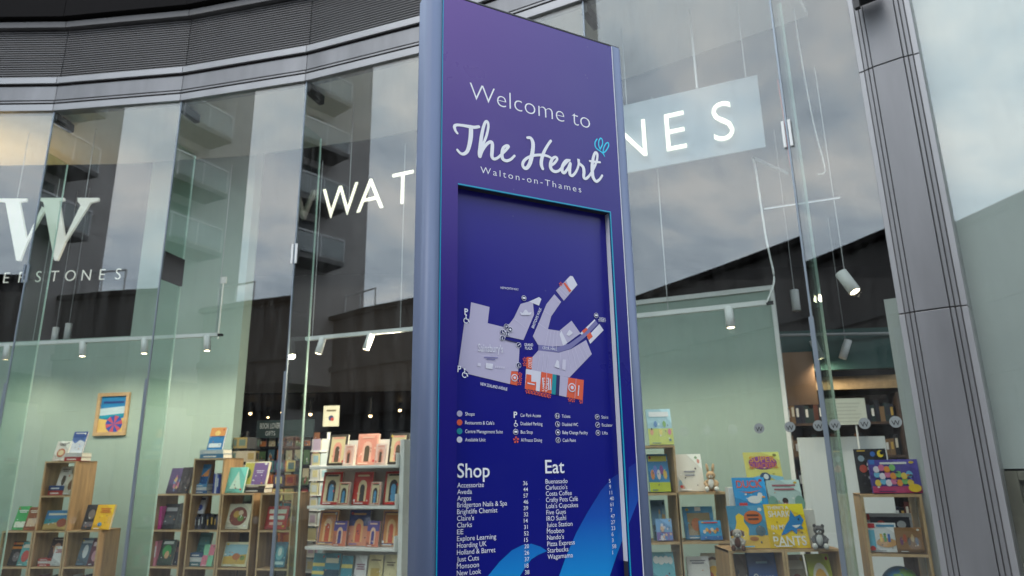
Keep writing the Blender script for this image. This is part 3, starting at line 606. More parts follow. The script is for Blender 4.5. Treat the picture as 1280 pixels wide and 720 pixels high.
# swoosh
def sw_mat():
    m = bpy.data.materials.new('printed_swoosh'); m.use_nodes = True; t = m.node_tree; bs = t.nodes['Principled BSDF']; bs.inputs['Roughness'].default_value = .35
    tcd = t.nodes.new('ShaderNodeTexCoord'); se = t.nodes.new('ShaderNodeSeparateXYZ'); t.links.new(tcd.outputs['Object'], se.inputs[0])
    mr = t.nodes.new('ShaderNodeMapRange'); mr.inputs[1].default_value = 1.28; mr.inputs[2].default_value = 1.64; t.links.new(se.outputs[2], mr.inputs[0])
    r = t.nodes.new('ShaderNodeValToRGB'); el = r.color_ramp.elements; el[0].color = (.0, .30, .74, 1); el[1].color = (.001, .008, .22, 1); q = el.new(.5); q.color = (.0, .085, .46, 1)
    t.links.new(mr.outputs[0], r.inputs[0]); t.links.new(r.outputs[0], bs.inputs['Base Color']); return m
M_sw = sw_mat()
def z7(x, y): return (600+x/4.5, 560+y/4.5)
b = MB(); d = MD+.0006
mp_(b, [(395,860),(420,790),(445,720),(480,620),(540,480),(600,370),(680,240),(740,170),(800,130),(800,520),(770,600),(730,720),(690,860)], z7, M_sw, d)
mp_(b, [(-30,860),(5,780),(45,720),(110,640),(180,575),(240,545),(290,538),(340,555),(378,580),(330,600),(290,625),(250,680),(225,720),(190,800),(170,860)], z7, M_sw, d); b.build('swoosh_print', tot)
b = MB(); ua = RU1+.005; mp_ = None
pr_ = [TP.tz(600+835/4.5, 560+110/4.5, LIFT), TP.tz(600+886/4.5, 560+80/4.5, LIFT), TP.tz(600+893/4.5, 560+290/4.5, LIFT), TP.tz(600+836/4.5, 560+430/4.5, LIFT)]
pr_ = [(max(u, ua) if i in (0, 3) else min(u, UR-.004), v) for i, (u, v) in enumerate(pr_)]
uvpoly(b, pr_, LIFT, M_sw); b.build('swoosh_print', tot)
# directory
v36, vg = mu(655, 607)[1], (mu(572, 609+3)[1]-mu(572, 717+3)[1])/12
u0 = mu(571.5, 597)[0]; b = MB(); LL = MD-.0008
put_text(b, 'Shop', T(u0, mu(571.5, 597)[1], LL), TP.X, TP.Z, mu(612, 597)[0]-u0, .037, M_ink, off=.010)
ue = mu(681.5, 592)[0]; put_text(b, 'Eat', T(ue, mu(681.5, 591.5)[1], LL), TP.X, TP.Z, mu(705.5, 592)[0]-ue, .037, M_ink, off=.010); b.build('directory_heading', tot)
shops = ['Accessorize', 'Aveda', 'Argos', 'Bridgerton Nails & Spa', 'Brightlife Chemist', "Claire's", 'Clarks', 'EE', 'Explore Learning', 'Hoarding UK', 'Holland & Barret', 'Just Cuts', 'Monsoon', 'New Look']
swd = [33, 18, 17, 62.5, 50, 20.5, 18, 7.5, 48, 36, 47, 26.5, 26.5, 29]; snum = '36 44 57 46 39 32 14 31 52 15 20 26 37 18 38'.split()
y0_, y1_ = mu(571.5, 609)[1], mu(572, 719)[1]; st = (y0_-y1_)/13; kk = (mu(634, 640)[0]-mu(571.5, 640)[0])/62.5
b = MB()
for i, (s, wpx) in enumerate(zip(shops, swd)): put_text(b, s, T(u0, y0_-i*st-.0012, LL), TP.X, TP.Z, kk*wpx, .0126, M_ink, off=0)
b.build('shop_names', tot)
b = MB(); un = mu(654.5, 640)[0]; yn = mu(655, 606.5)[1]; stn = (yn-mu(657, 718)[1])/14
for i, s in enumerate(snum): put_text(b, s, T(un, yn-i*stn, LL), TP.X, TP.Z, None, .0108, M_ink, off=.002)
b.build('shop_numbers', tot)
eats = ['Buenasado', "Carluccio's", 'Costa Coffee', 'Crafty Pots Café', "Lola's Cupcakes", 'Five Guys', 'IRO Sushi', 'Juice Station', 'Mooboo', "Nando's", 'Pizza Express', 'Starbucks', 'Wagamama']
ewd = [28, 27.5, 33, 40.5, 40.5, 24.5, 24.5, 32.5, 21.5, 21, 34.5, 26, 31.5]; enum = '5 9 11 40 61 7 47 27 23 6 3 58 1'.split()
ya, yb_ = mu(682, 604.5)[1], mu(685, 699)[1]; st = (ya-yb_)/12; kk = (mu(717, 640)[0]-mu(682.5, 640)[0])/35
b = MB()
for i, (s, wpx) in enumerate(zip(eats, ewd)): put_text(b, s, T(ue, ya-i*st, LL), TP.X, TP.Z, kk*wpx, .0126, M_ink, off=0)
b.build('eat_names', tot)
b = MB(); un = mu(761, 602)[0]; yn = mu(761, 603.5)[1]; stn = (yn-mu(766.5, 693)[1])/12
for i, s in enumerate(enum): put_text(b, s, T(un, yn-i*stn, LL), TP.X, TP.Z, None, .0108, M_ink, off=.002)
b.build('eat_numbers', tot)
# ================================================================ INSIDE THE WINDOW
# ---- lit hanging lettering
M_lit = mat('lit_letter', (1, .93, .78), .5, emit=1.0); M_wire = mat('steel_wire', (.45, .45, .45), .4, .6)
PW = Plane(FAC[2].pt(0, .55, 0), -24.2)
PW = Plane(jo(2, .58), -24)
def fitpt(x, y): return PW.tz(x, y)
tW, tS = PW.tz(424, 262)[0], PW.tz(905, 165)[0]
zb0 = 4.33; chh = .34
zb0 = (PW.tz(426, 270)[1]+PW.tz(906, 180)[1]+PW.tz(850, 183)[1])/3; chh = (PW.tz(850, 134)[1]-PW.tz(850, 182)[1])
sg = thing('hanging_sign', 'long hanging sign of lit cream WATERSTONES capitals in front of a pale translucent panel', 'sign', PW.pt(1, 0, 4.3))
b = MB(); tp0, tp1 = PW.tz(640, 200)[0], PW.tz(957, 183)[0]; zp0, zp1 = PW.tz(870, 197)[1], PW.tz(864, 109)[1]
facet_box(b, PW, tp0, tp1, .05, .062, zp0, zp1, mat('translucent_panel', (.33, .375, .41), .6)); b.build('back_panel', sg)
for i, ch in enumerate('WATERSTONES'):
    t = tW+(tS-tW)*i/10; b = MB(); put_text(b, ch, PW.pt(t, 0, zb0), PW.X, PW.Z, None, chh, M_lit, off=-.012, ext=.012, align='c', xs=1 if ch == 'A' else .87); b.build('letter', sg)
for t in (tp0+.3, tW+.1, tp0+1.25, tp1-.55, tp1-.1):
    b = MB(); b.tube([PW.pt(t, .045, zp1 if t > tp0 else zb0+chh*.5), PW.pt(t, .045, 6.0)], .012 if t == tp1-.55 else .004, M_wire); b.build('hanger', sg)
# ---- W monogram
PM = Plane(jo(0, .5), -3.5)
ws = thing('monogram_sign', 'hanging white serif letter W with small WATERSTONES lettering below at the left edge', 'sign', PM.pt(0, 0, 4.3))
M_wh2 = mat('sign_white', (.88, .83, .75), .5, emit=.22)
b = MB()
MK = [0]
def mpoly(pts):
    f = [PM.pt(*(lambda q: (q[0], 0, q[1]))(PM.tz(x/3.27, 200+y/3.27))) for x, y in pts]; MK[0] += 1; f = [p-PM.N*.0015*MK[0] for p in f]; b.prism(f, [p+PM.N*.03 for p in f], M_wh2)
for sh in ([(-18,157),(108,157),(107,168),(80,172),(110,335),(82,410),(66,410),(22,172),(-18,168)], [(111,335),(82,410),(74,398),(172,190),(186,200)], [(163,155),(262,155),(262,166),(243,170),(268,335),(236,410),(222,410),(178,172),(163,166)], [(268,335),(236,410),(229,398),(330,185),(318,170),(318,155),(404,155),(403,167),(370,175)]): mpoly(sh)
b.build('letter', ws)
for i, ch in enumerate('WATERSTONES'):
    x = 480-65*(10-i); q = PM.tz(x/3.27, 200+491/3.27); q2 = PM.tz(x/3.27, 200+443/3.27)
    b = MB(); put_text(b, ch, PM.pt(q[0], 0, PM.tz(300/3.27, 200+494/3.27)[1]), PM.X, PM.Z, None, .140, M_wh2, off=-.014, ext=.012, align='c', xs=.92); b.build('letter', ws)
for t in (PM.tz(20, 250)[0], PM.tz(105, 250)[0]):
    b = MB(); b.tube([PM.pt(t, .015, 4.75), PM.pt(t, .015, 6.02)], .004, M_wire); b.build('hanger', ws)
# ---- track lights
M_bulb = mat('lamp_glow', (1, .82, .55), .5, emit=14); M_track = mat('track_white', (.74, .75, .74), .45)
def spot_head(par, base, aim, lit=True, Ln=.19, r=.04, power=52):
    """cylindrical spotlight hung from base, pointing along aim"""
    a = V(aim).normalized(); c0 = base+V((0, 0, -.05))
    b = MB(); b.tube([base, c0], .012, M_track); b.tube([c0-a*Ln*.35, c0-a*Ln*.34, c0+a*Ln*.64, c0+a*Ln*.65], [r*.85, r, r, r*.9], M_track, 18); h = b.build('spotlight', par, smooth=False)
    for p in h.data.polygons: p.use_smooth = len(p.vertices) == 4
    l = MB(); q = c0+a*(Ln*.655); u = a.orthogonal().normalized(); v = a.cross(u)
    l.poly([q+u*r*.78*cos(2*pi*i/16)+v*r*.78*sin(2*pi*i/16) for i in range(16)], M_bulb if lit else M_track); l.build('lamp_lens', h)
    if lit:
        ld = bpy.data.lights.new('spotlight_beam', 'SPOT'); ld.energy = power; ld.color = (1, .86, .66); ld.spot_size = R(165); ld.spot_blend = 1; ld.shadow_soft_size = .03
        lo = bpy.data.objects.new('spotlight_beam', ld); COL.objects.link(lo); lo.parent = h; lo.location = q+a*.02-V(par.location); lo.rotation_euler = (-a).to_track_quat('Z', 'Y').to_euler()
def track(label, pl, off, xa, ya, xb, yb, heads, drops, group='white spotlight tracks', tail=None):
    p, q = pl.at(xa, ya, off), pl.at(xb, yb, off); z = (p.z+q.z)/2; p.z = q.z = z
    t = thing('track_light', label, 'track light', (p+q)/2, group)
    b = MB(); X = (q-p).normalized(); N2 = V((-X.y, X.x, 0)); b.frame(p, X, N2, (0, 0, 1), M_track, 0, (q-p).length, -.024, .024, 0, .042); b.frame(p, X, N2, (0, 0, 1), M_black, (q-p).length+.001, (q-p).length+.06, -.016, .016, .002, .03); b.build('rail', t)
    for hx, hy, aim, *pw in heads:
        w_ = pl.at(hx, hy, off); b0 = p+X*((w_-p).dot(X)); spot_head(t, b0, aim, power=pw[0] if pw else 52)
    for dx_ in drops:
        w_ = pl.at(dx_, ya, off); b0 = p+X*((w_-p).dot(X)); b = MB(); b.tube([b0+V((0, 0, .034)), b0+V((0, 0, tail or 2.3))], .004, M_wire); b.build('suspension_wire', t)
    return t
inw = lambda pl, k=.25, s=0: (pl.N*k+pl.X*s+V((0, 0, -1)))
track('long white spotlight track with four lit heads above the left sage wall', PA, -.75, -60, 432, 272, 425, [(9, 436, inw(PA, .12, -.12)), (104, 430, inw(PA, .05, .05)), (181, 428, inw(PA, .06, .04)), (259, 426, inw(PA, .04, .06))], [268, 40])
P2 = FAC[2]
track('white spotlight track with two lit heads left of the purple totem', P2, .8, 383, 424, 545, 413, [(402, 424, inw(P2, -.1, -.25)), (462, 420, inw(P2, -.1, -.3)), (528, 415, V((-.75, .75, -.55)), 260)], [390, 500])  # third head is added, unseen behind the totem, to brighten the gift shelf
track('white spotlight track with a lit head right of the purple totem', PS, -.9, 770, 401, 958, 381, [(911, 387, inw(PS, -.02, .02)), (775, 400, inw(PS, -.02, .1))], [836])  # second head is added out of sight behind the totem, brightening the displays
def single(label, P0, aim, lit, drop, name='spotlight_fitting', grp=None, r=.045, Ln=.24):
    t = thing(name, label, 'spotlight', P0, grp); b = MB(); b.tube([P0, P0+V((0, 0, drop))], .0035, M_wire); b.build('drop_rod', t); spot_head(t, P0, aim, lit, Ln, r, 40); return t
PD = Plane((0, 5.6), 0)
single('large white spotlight tilted right with a glowing lens near the pillar', PD.at(1056, 342), V((.32, -.4, -1)), True, 2.0, r=.05, Ln=.21)
single('white cylinder pendant on a cord in the dark gap beside the framed sage wall', Plane((0, 7.4), 0).at(993, 366), V((0, 0, -1)), False, 2.0)
single('small tilted white spotlight unlit near the teal bulkhead', Plane((0, 8.2), 0).at(1057, 428), V((-.4, .1, -1)), False, 1.6)
single('small lit spotlight half hidden by the glass joint strip', Plane((0, 8.2), 0).at(1019, 428), V((.3, 0, -1)), True, 1.6)
single('white can light standing above the left partition, left one of two', Plane((0, 9.9), 0).at(70, 412), V((0, 0, -1)), False, 2.2)
single('white can light standing above the left partition, right one of two', Plane((0, 9.9), 0).at(86, 407), V((0, 0, -1)), False, 2.2)
tag_rail = MB(); a0, a1 = Plane((0, 8.2), 0).at(975, 419), Plane((0, 8.2), 0).at(1118, 432); a1.z = a0.z
tag_rail.tube([a0, a1], .018, M_wire); tag(tag_rail.build('conduit_rail', loc=a0), 'grey rail running under the teal bulkhead in the right interior', 'rail')
for x, y, Y, d_ in ((313,516,12.5,'beside the book spinner'),(353,515,12.5,'above the dark gift sign'),(388,517,12,'just right of the gift sign'),(463,519,11.8,'above the white shelf stand'),(335,521,13.5,'behind the gift sign, smaller'),(500,512,13,'close beside the totem edge')):
    p = Plane((0, Y), 0).at(x, y); t = thing('downlight', 'small warm glowing downlight '+d_, 'downlight', p, 'warm ceiling downlights')
    b = MB(); b.tube([p, p+V((0, 0, .3))], .035, M_black, 12); b.build('housing', t); b = MB(); b.ball(p-V((0, 0, .01)), .03 if y != 521 else .02, mat('downlight_glow', (1, .68, .34), .5, emit=9), 10, 6); b.build('bulb', t)
# real light of the deep interior
for x, Y, e_ in ((-4, 13, 50), (-1, 12, 45), (3.2, 11, 9)):
    ld = bpy.data.lights.new('downlight_lamp', 'SPOT'); ld.energy = e_; ld.color = (1, .78, .52); ld.spot_size = R(120); ld.shadow_soft_size = .06; lo = bpy.data.objects.new('downlight_lamp', ld); COL.objects.link(lo); lo.location = (x, Y, 2.8)
# ---- framed picture, light switch plates, cables
PAf = Plane(PA.pt(0, -.001, 0), -8.5)
def rect_on(pl, x0, y0, x1, y1, off=0):
    ta, za = pl.tz((x0), (y1), off); tb, zb2 = pl.tz((x1), (y0), off); return ta, tb, za, zb2
t0, z1 = PA.tz(122.5, 492); t1, z0 = PA.tz(160, 544); t1 = PA.tz(161, 518)[0]; t0 = PA.tz(121.5, 518)[0]
pf = thing('framed_picture', 'framed poster of a beach with a striped parasol on the sage wall', 'picture', PA.pt((t0+t1)/2, 0, z0))
b = MB(); fw = .045
facet_box(b, PA, t0, t1, -.035, -.002, z0, z0+fw, M_oakedge); facet_box(b, PA, t0, t1, -.035, -.002, z1-fw, z1, M_oakedge); facet_box(b, PA, t0, t0+fw, -.035, -.002, z0+fw, z1-fw, M_oakedge); facet_box(b, PA, t1-fw, t1, -.035, -.002, z0+fw, z1-fw, M_oakedge); b.build('frame', pf)
def C3(r, g_, b_): return mat('print_%02x%02x%02x' % (r, g_, b_), tuple(x*.86 for x in lin((r, g_, b_))), .42)
b = MB(); W_, H_ = t1-t0-2*fw, z1-z0-2*fw; Q = lambda pts, c_, d: b.poly([PA.pt(t0+fw+W_*x, d, z0+fw+H_*y) for x, y in pts], c_)
Q([(0,0),(1,0),(1,1),(0,1)], C3(40,140,200), -.008); Q([(0,.42),(1,.5),(1,.72),(0,.66)], C3(200,225,235), -.010); Q([(0,.36),(1,.44),(1,.52),(0,.46)], C3(40,160,190), -.012); Q([(0,0),(1,0),(1,.4),(.5,.32),(0,.38)], C3(235,200,120), -.014); Q([(.1,.8),(.9,.8),(.9,.86),(.1,.86)], C3(40,70,140), -.011)
for i in range(12):
    a, c_ = 2*pi*i/12, 2*pi*(i+1)/12; Q([(.62,.22),(.62+.33*cos(a),.22+.24*sin(a)),(.62+.33*cos(c_),.22+.24*sin(c_))], C3(60,90,180) if i % 2 else C3(205,90,110), -.017)
b.build('print', pf)
sp_ = PA.at(279, 350, -.02); t = thing('wall_socket', 'small white square box with a conduit on the tall sage panel', 'socket', sp_)
b = MB(); facet_box(b, Plane((sp_.x, sp_.y), -8.5), -.045, .045, 0, .03, sp_.z-.045, sp_.z+.045, M_white); b.build('box', t); b = MB(); b.tube([sp_+V((0, .01, -.05)), V((sp_.x, sp_.y+.01, PA.at(270, 424).z))], .01, M_white); b.build('conduit', t)
PC = Plane((0, 5.9), 0)
cb = MB(); cpts = [PC.at(x, y) for x, y in [(941,198),(945,215),(951,255),(958,300),(967,342),(966,360),(958,378)]]; cc = catmull([tuple(p) for p in cpts], 6); cb.tube(cc, .009, M_track); tag(cb.build('white_cable', loc=cpts[0]), 'loose white cable dropping beside the lit sign to the spotlight track', 'cable')
cb = MB(); cb.tube([PC.at(941, 197), PC.at(985, 217)], .014, mat('grey_arm', (.3, .34, .36), .4, .4)); tag(cb.build('support_arm', loc=PC.at(941, 197)), 'short grey arm holding the loose white cable', 'arm')
cb = MB(); cb.tube([tuple(p) for p in catmull([tuple(PC.at(x, y)) for x, y in [(992,10),(1002,75),(1016,150),(1030,205),(1030,216),(1022,218)]], 6)], .006, M_track); tag(cb.build('thin_cable', loc=PC.at(1002, 75)), 'thin pale cable hanging right of the glass joint', 'cable')
cb = MB(); cb.tube([tuple(p) for p in catmull([tuple(PC.at(x, y)) for x, y in [(972,100),(980,150),(986,195),(989,212)]], 6)], .006, mat('red_cable', (.5, .03, .03), .5)); tag(cb.build('red_cable', loc=PC.at(980, 150)), 'red cable hanging left of the glass joint', 'cable')
cb = MB(); a0, a1 = Plane((0, 8), 0).at(955, 260), Plane((0, 8), 0).at(1050, 246)
lt = thing('strip_light', 'thin white strip light high inside the right window', 'light', (a0+a1)/2); cb.tube([a0, a1], .007, M_wire); cb.build('housing', lt); cb = MB(); cb.tube([a0-V((0, 0, .014)), a1-V((0, 0, .014))], .005, mat('strip_glow', (.9, .95, 1), .5, emit=.5)); cb.build('tube', lt)
# security camera like bracket on the pillar
br = thing('pillar_bracket', 'black two pronged bracket fixed high on the grey pillar', 'bracket', F4.pt(.7, -.13, 5))
p = F4.tz(1088, 2, -.13); b = MB(); O = F4.pt(p[0], -.13, p[1])
b.frame(O, F4.X, F4.N, F4.Z, M_black, -.09, .07, -.16, 0, -.01, .09); b.build('body', br, bevel=.006); b = MB(); b.frame(O, F4.X, F4.N, F4.Z, M_black, -.085, -.05, -.15, -.11, -.1, -.011); b.frame(O, F4.X, F4.N, F4.Z, M_black, .03, .065, -.15, -.11, -.06, -.011); b.build('prong', br)

# warm uplighter beyond the left edge, its glow reaches the soffit
q = FAC[-1].pt(.15, .8, 4.6); ul = thing('uplighter', 'warm uplighter under the soffit beyond the left edge', 'light', q)
b = MB(); b.tube([q, q+V((0, 0, .14))], [.05, .08], M_track, 14); b.build('housing', ul); b = MB(); b.tube([q+V((0, 0, .141)), q+V((0, 0, .15))], .07, mat('warm_glow', (1, .62, .2), .5, emit=6), 14); b.build('lamp_lens', ul)
ld = bpy.data.lights.new('uplighter_beam', 'SPOT'); ld.energy = 60; ld.color = (1, .62, .2); ld.spot_size = R(150); ld.spot_blend = 1; ld.shadow_soft_size = .05; lo = bpy.data.objects.new('uplighter_beam', ld); COL.objects.link(lo); lo.parent = ul; lo.location = (0, 0, .2); lo.rotation_euler = (pi, 0, 0)
# ---- oak cube bookcases
LV = [1.78, 1.39, 1.0, .61, .22]; CUB = .39
def bookcase(label, pl, t0, t1, top, dep=.36, base=0.03, grp='oak cube bookcases', cells=None):
    o = thing('cube_bookcase', label, 'bookcase', pl.pt((t0+t1)/2, 0, 0), grp); th = .018
    lv = [z for z in LV if z <= top+.01]
    for s in (0, 1):
        b = MB(); x = t0 if s == 0 else t1-th; facet_box(b, pl, x, x+th, .002, dep, base, top, M_oak); facet_box(b, pl, x, x+th, 0, .0018, base, top, M_oakedge); b.build('side_panel', o)
    for z in lv:
        if z == top: z_ = z+.001; a, c_ = t0, t1
        else: z_ = z; a, c_ = t0+th+.0005, t1-th-.0005
        b = MB(); facet_box(b, pl, a, c_, .004, dep-.002, z_-th, z_, M_oak); facet_box(b, pl, a, c_, .001, .0038, z_-th, z_, M_oakedge); b.build('shelf', o)
    return o
PL_ = Plane(jo(0, .72), -6.5); PMi = Plane(jo(1, .72), -13.3); PAB = Plane((0, 6.0), 0); PCc = Plane((0, 5.35), 0); PDd = Plane((2.65, 4.98), -18)
tx = lambda pl, x, y: pl.tz(x, y)[0]
a = tx(PL_, 42.5, 667); bookcase('tall oak cube bookcase in the left window, topmost of its three', PL_, a, a+.40, 1.78)
bookcase('low oak bookcase at the left picture edge holding orange and teal books', PL_, a-.41, a-.01, 1.0); bookcase('low oak bookcase with yellow book on top right of the tall left one', PL_, a+.41, a+.82, 1.0)
m0 = tx(PMi, 195, 617.5); bookcase('oak bookcase column farthest left of the four in the middle window', PMi, m0, m0+.40, 1.39)
m1 = tx(PMi, 238.5, 617.5); bookcase('tallest oak bookcase column of the four in the middle window', PMi, m1, m1+.40, 1.78)
m2 = tx(PMi, 278, 617.5); bookcase('oak bookcase column holding the cream food books', PMi, m2, m2+.40, 1.39)
m3 = tx(PMi, 326, 617.5); bookcase('oak bookcase column holding the red cookbook beside the white stand', PMi, m3, m3+.40, 1.39)
r0 = tx(PAB, 843.5, 558)-.40; bookcase('tall oak bookcase beside the right edge of the totem', PAB, r0, r0+.40, 1.78)
r1 = tx(PAB, 846, 616); bookcase('oak bookcase with the cream book and plush rabbit on top', PAB, r1, r1+.43, 1.39)
c0 = tx(PCc, 910, 684); bookcase('low oak box under the duck and bear picture books', PCc, c0, c0+.41, 1.0, grp=None); bookcase('low oak box under the yellow shark book', PCc, c0+.413, c0+.825, 1.0, grp=None)
d0 = tx(PDd, 1076, 624); bookcase('oak bookcase in front of the pillar with the unicorn game on top', PDd, d0, d0+.385, 1.39)
# ---- white display stand
PST = Plane(jo(2, .8), -20.1); s0, s1 = tx(PST, 391, 631.5), tx(PST, 497, 631.5); SZ = [1.67, 1.255, .84, .43]
stnd = thing('display_stand', 'white stepped display stand of matching novels left of the totem', 'display stand', PST.pt((s0+s1)/2, 0, 0))
b = MB(); facet_box(b, PST, s0, s1+.1, .22, .25, .03, 1.95, M_whiteshelf); b.build('back_panel', stnd)
b = MB(); facet_box(b, PST, s1+.04, s1+.09, -.05, .219, .03, 1.93, M_whiteshelf); b.build('upright', stnd)
for z in SZ:
    b = MB(); facet_box(b, PST, s0, s1+.02, -.10, .219, z-.03, z, M_whiteshelf); sh_ = b.build('shelf', stnd, bevel=.003)
    b = MB(); facet_box(b, PST, s1+.022, s1+.036, -.10, .219, z-.03, z+.12, M_whiteshelf); b.build('shelf_end', sh_)
# ---- books
def art_mesh(mb, O, X, Z, w_, h_, ops):
    """printed cover: flat inks in unit cover coordinates"""
    X, Z = V(X), V(Z); N2 = X.cross(Z).normalized(); k = [0]
    def q(x, y): return O+X*(x-.5)*w_+Z*y*h_+N2*(.0012+.0006*k[0])
    for op in ops:
        k[0] += 1; kind, a = op[0], op[1:]
        if kind == 'r': x0, y0, x1, y1, c_ = a; mb.poly([q(x0, y0), q(x1, y0), q(x1, y1), q(x0, y1)], C3(*c_))
        elif kind == 'p': mb.poly([q(x, y) for x, y in a[0]], C3(*a[1]))
        elif kind == 'd':
            x, y, rx, ry, c_ = a; mb.poly([q(x+rx*cos(2*pi*i/18), y+ry*sin(2*pi*i/18)) for i in range(18)], C3(*c_))
        elif kind == 't':
            s, x, y, ww, hh, c_ = a; put_text(mb, s, q(x, y), X, Z, ww*w_, hh*h_, C3(*c_), off=.012, align='c')
def lines(x, y, w_, c_, n=2, h_=.035, gap=.07): return [('r', x-w_/2*(1-.2*(i % 2)), y-i*gap, x+w_/2*(1-.2*(i % 2)), y-i*gap+h_, c_) for i in range(n)]
def arch(bg, fr, inn, fl):
    return [('r', .07, .05, .93, .95, fr), ('r', .12, .08, .88, .92, bg), ('p', [(.28,.1),(.72,.1),(.72,.55)]+[(.5+.22*cos(pi*i/10), .55+.2*sin(pi*i/10)) for i in range(1, 10)]+[(.28,.55)], inn), ('p', [(.38,.1),(.62,.1),(.62,.5)]+[(.5+.12*cos(pi*i/8), .5+.12*sin(pi*i/8)) for i in range(1, 8)]+[(.38,.5)], fl)]+lines(.5, .86, .6, inn, 1, .05)
def scene_art(rng, pal, n=9):
    o = [('r', 0, 0, 1, rng.uniform(.3, .45), pal[0])]
    for i in range(n):
        x, y = rng.uniform(.12, .88), rng.uniform(.1, .6); r_ = rng.uniform(.05, .13); c_ = pal[1+i % (len(pal)-1)]
        o += [('d', x, y, r_, r_*1.1, c_), ('d', x, y+r_*1.3, r_*.6, r_*.6, pal[1+(i+1) % (len(pal)-1)])]
    return o
CREAM = (235,228,208); WHT = (238,238,234); INK = (45,45,55)
def book(label, pl, px, z, bg, ops, off=.06, lean=14, yaw=0, th=.025, name='book', cat='book', grp=None, spine=None):
    """px = (left, right, top, bottom) sighted outline; stands on height z"""
    xl, xr, yt, yb = px; lr = R(lean)
    pA, pB = pl.tz(xl, yb, off)[0], pl.tz(xr, yb, off)[0]; zt_ = pl.tz((xl+xr)/2, yt, off)[1]; zb_ = z if z is not None else pl.tz((xl+xr)/2, yb, off)[1]
    w_ = pB-pA; h_ = (zt_-zb_)/cos(lr)*1.03; C0 = pl.pt((pA+pB)/2, off, zb_+.002)
    a = R(pl.deg+yaw); X = V((cos(a), sin(a), 0)); N2 = V((-sin(a), cos(a), 0)); Z = N2*sin(lr)+V((0, 0, cos(lr))); D = N2*cos(lr)-V((0, 0, sin(lr)))
    C0 = C0+V((0, 0, th*sin(lr)))
    o = thing(name, label, cat, C0, grp); cm = C3(*bg)
    b = MB(); b.frame(C0, X, D, Z, cm, -w_/2, w_/2, 0, .003, 0, h_); b.frame(C0, X, D, Z, cm, -w_/2, w_/2, th-.003, th, 0, h_); b.frame(C0, X, D, Z, C3(*(spine or bg)), -w_/2, -w_/2+.004, .0031, th-.0031, 0, h_); b.build('cover', o)
    b = MB(); b.frame(C0, X, D, Z, M_page, -w_/2+.0045, w_/2-.003, .0033, th-.0033, .004, h_-.004); b.build('pages', o)
    rn = random.Random(sum(map(ord, label))); dk = tuple(int(x*.62) for x in bg); ltc = tuple(min(255, int(x*1.25+20)) for x in bg)
    if w_ > .07:
        ops = [('p', [(0,0),(rn.uniform(.3,1),0),(0,rn.uniform(.2,.6))], tuple(int(x*.86) for x in bg)), ('p', [(1,1),(rn.uniform(.2,.7),1),(1,rn.uniform(.5,.8))], tuple(min(255, int(x*1.1+6)) for x in bg))]+list(ops)+[('r', .12, .03, .12+rn.uniform(.25,.5), .055, rn.choice([dk, ltc, WHT])), ('d', rn.choice([.14,.86]), rn.choice([.12,.9]), .055, .04, rn.choice([(225,190,70), (200,60,60), WHT, dk]))]
        for q_ in range(6): ops.append(('d', rn.uniform(.1,.9), rn.uniform(.1,.6), rn.uniform(.012,.04), rn.uniform(.012,.03), rn.choice([dk, ltc, WHT, (90,80,90), (220,150,90)])))
    if ops: b = MB(); art_mesh(b, C0, X, Z, w_, h_, ops); b.build('cover_print', o)
    return o
def flat_stack(label, pl, px, z, cols, off=.08, depth=.17):
    xl, xr, yt, yb = px; pA, pB = pl.tz(xl, yb, off)[0], pl.tz(xr, yb, off)[0]; zt_ = pl.tz((xl+xr)/2, yt, off)[1]; n = len(cols); hh = max(.016, (zt_-z)/n)
    for i, c_ in enumerate(cols):
        rn = random.Random(hash(label) % 97+i); dx_ = rn.uniform(-.008, .008)
        o = thing('book', label+[', bottom one', ', second up', ', third up', ', fourth up'][i], 'book', pl.pt((pA+pB)/2, off, z+i*hh), None)
        b = MB(); z0_ = z+i*hh+.001; facet_box(b, pl, pA+dx_, pB+dx_, off, off+depth, z0_, z0_+.003, C3(*c_)); facet_box(b, pl, pA+dx_, pB+dx_, off, off+depth, z0_+hh-.005, z0_+hh-.002, C3(*c_)); facet_box(b, pl, pA+dx_, pB+dx_, off, off+.004, z0_+.003, z0_+hh-.005, C3(*c_)); b.build('cover', o)
        b = MB(); facet_box(b, pl, pA+dx_+.004, pB+dx_-.004, off+.0042, off+depth-.003, z0_+.0032, z0_+hh-.0052, M_page); b.build('pages', o)
        b = MB(); facet_box(b, pl, pA+dx_+(pB-pA)*.15, pA+dx_+(pB-pA)*.7, off-.001, off-.0002, z0_+hh*.3, z0_+hh*.55, C3(*WHT)); b.build('spine_title', o)
def spines(pl, off, t0, t1, z, n, seed, pal, label, grp, hmin=.17, hmax=.24, depth=.14, wd=None):
    rn = random.Random(seed); t = t0; i = 0
    while t < t1-.012 and i < n:
        w_ = wd or rn.uniform(.014, .034); h_ = rn.uniform(hmin, hmax); c_ = rn.choice(pal)
        o = thing('shelved_book', label, 'book', pl.pt(t+w_/2, off, z), grp); b = MB(); facet_box(b, pl, t, t+w_-.001, off+rn.uniform(0, .01), off+depth, z+.001, z+h_, C3(*c_)); b.build('cover', o)
        if rn.random() < .7: b = MB(); facet_box(b, pl, t+w_*.25, t+w_*.75, off-.0015, off-.0005, z+h_*.35, z+h_*.8, C3(*rn.choice([WHT, CREAM, (220,180,90), (40,40,50)]))); b.build('spine_title', o)
        t += w_; i += 1
L1 = 1.78; L2 = 1.39; L3 = 1.0; L4 = .61; rg = random.Random(3)
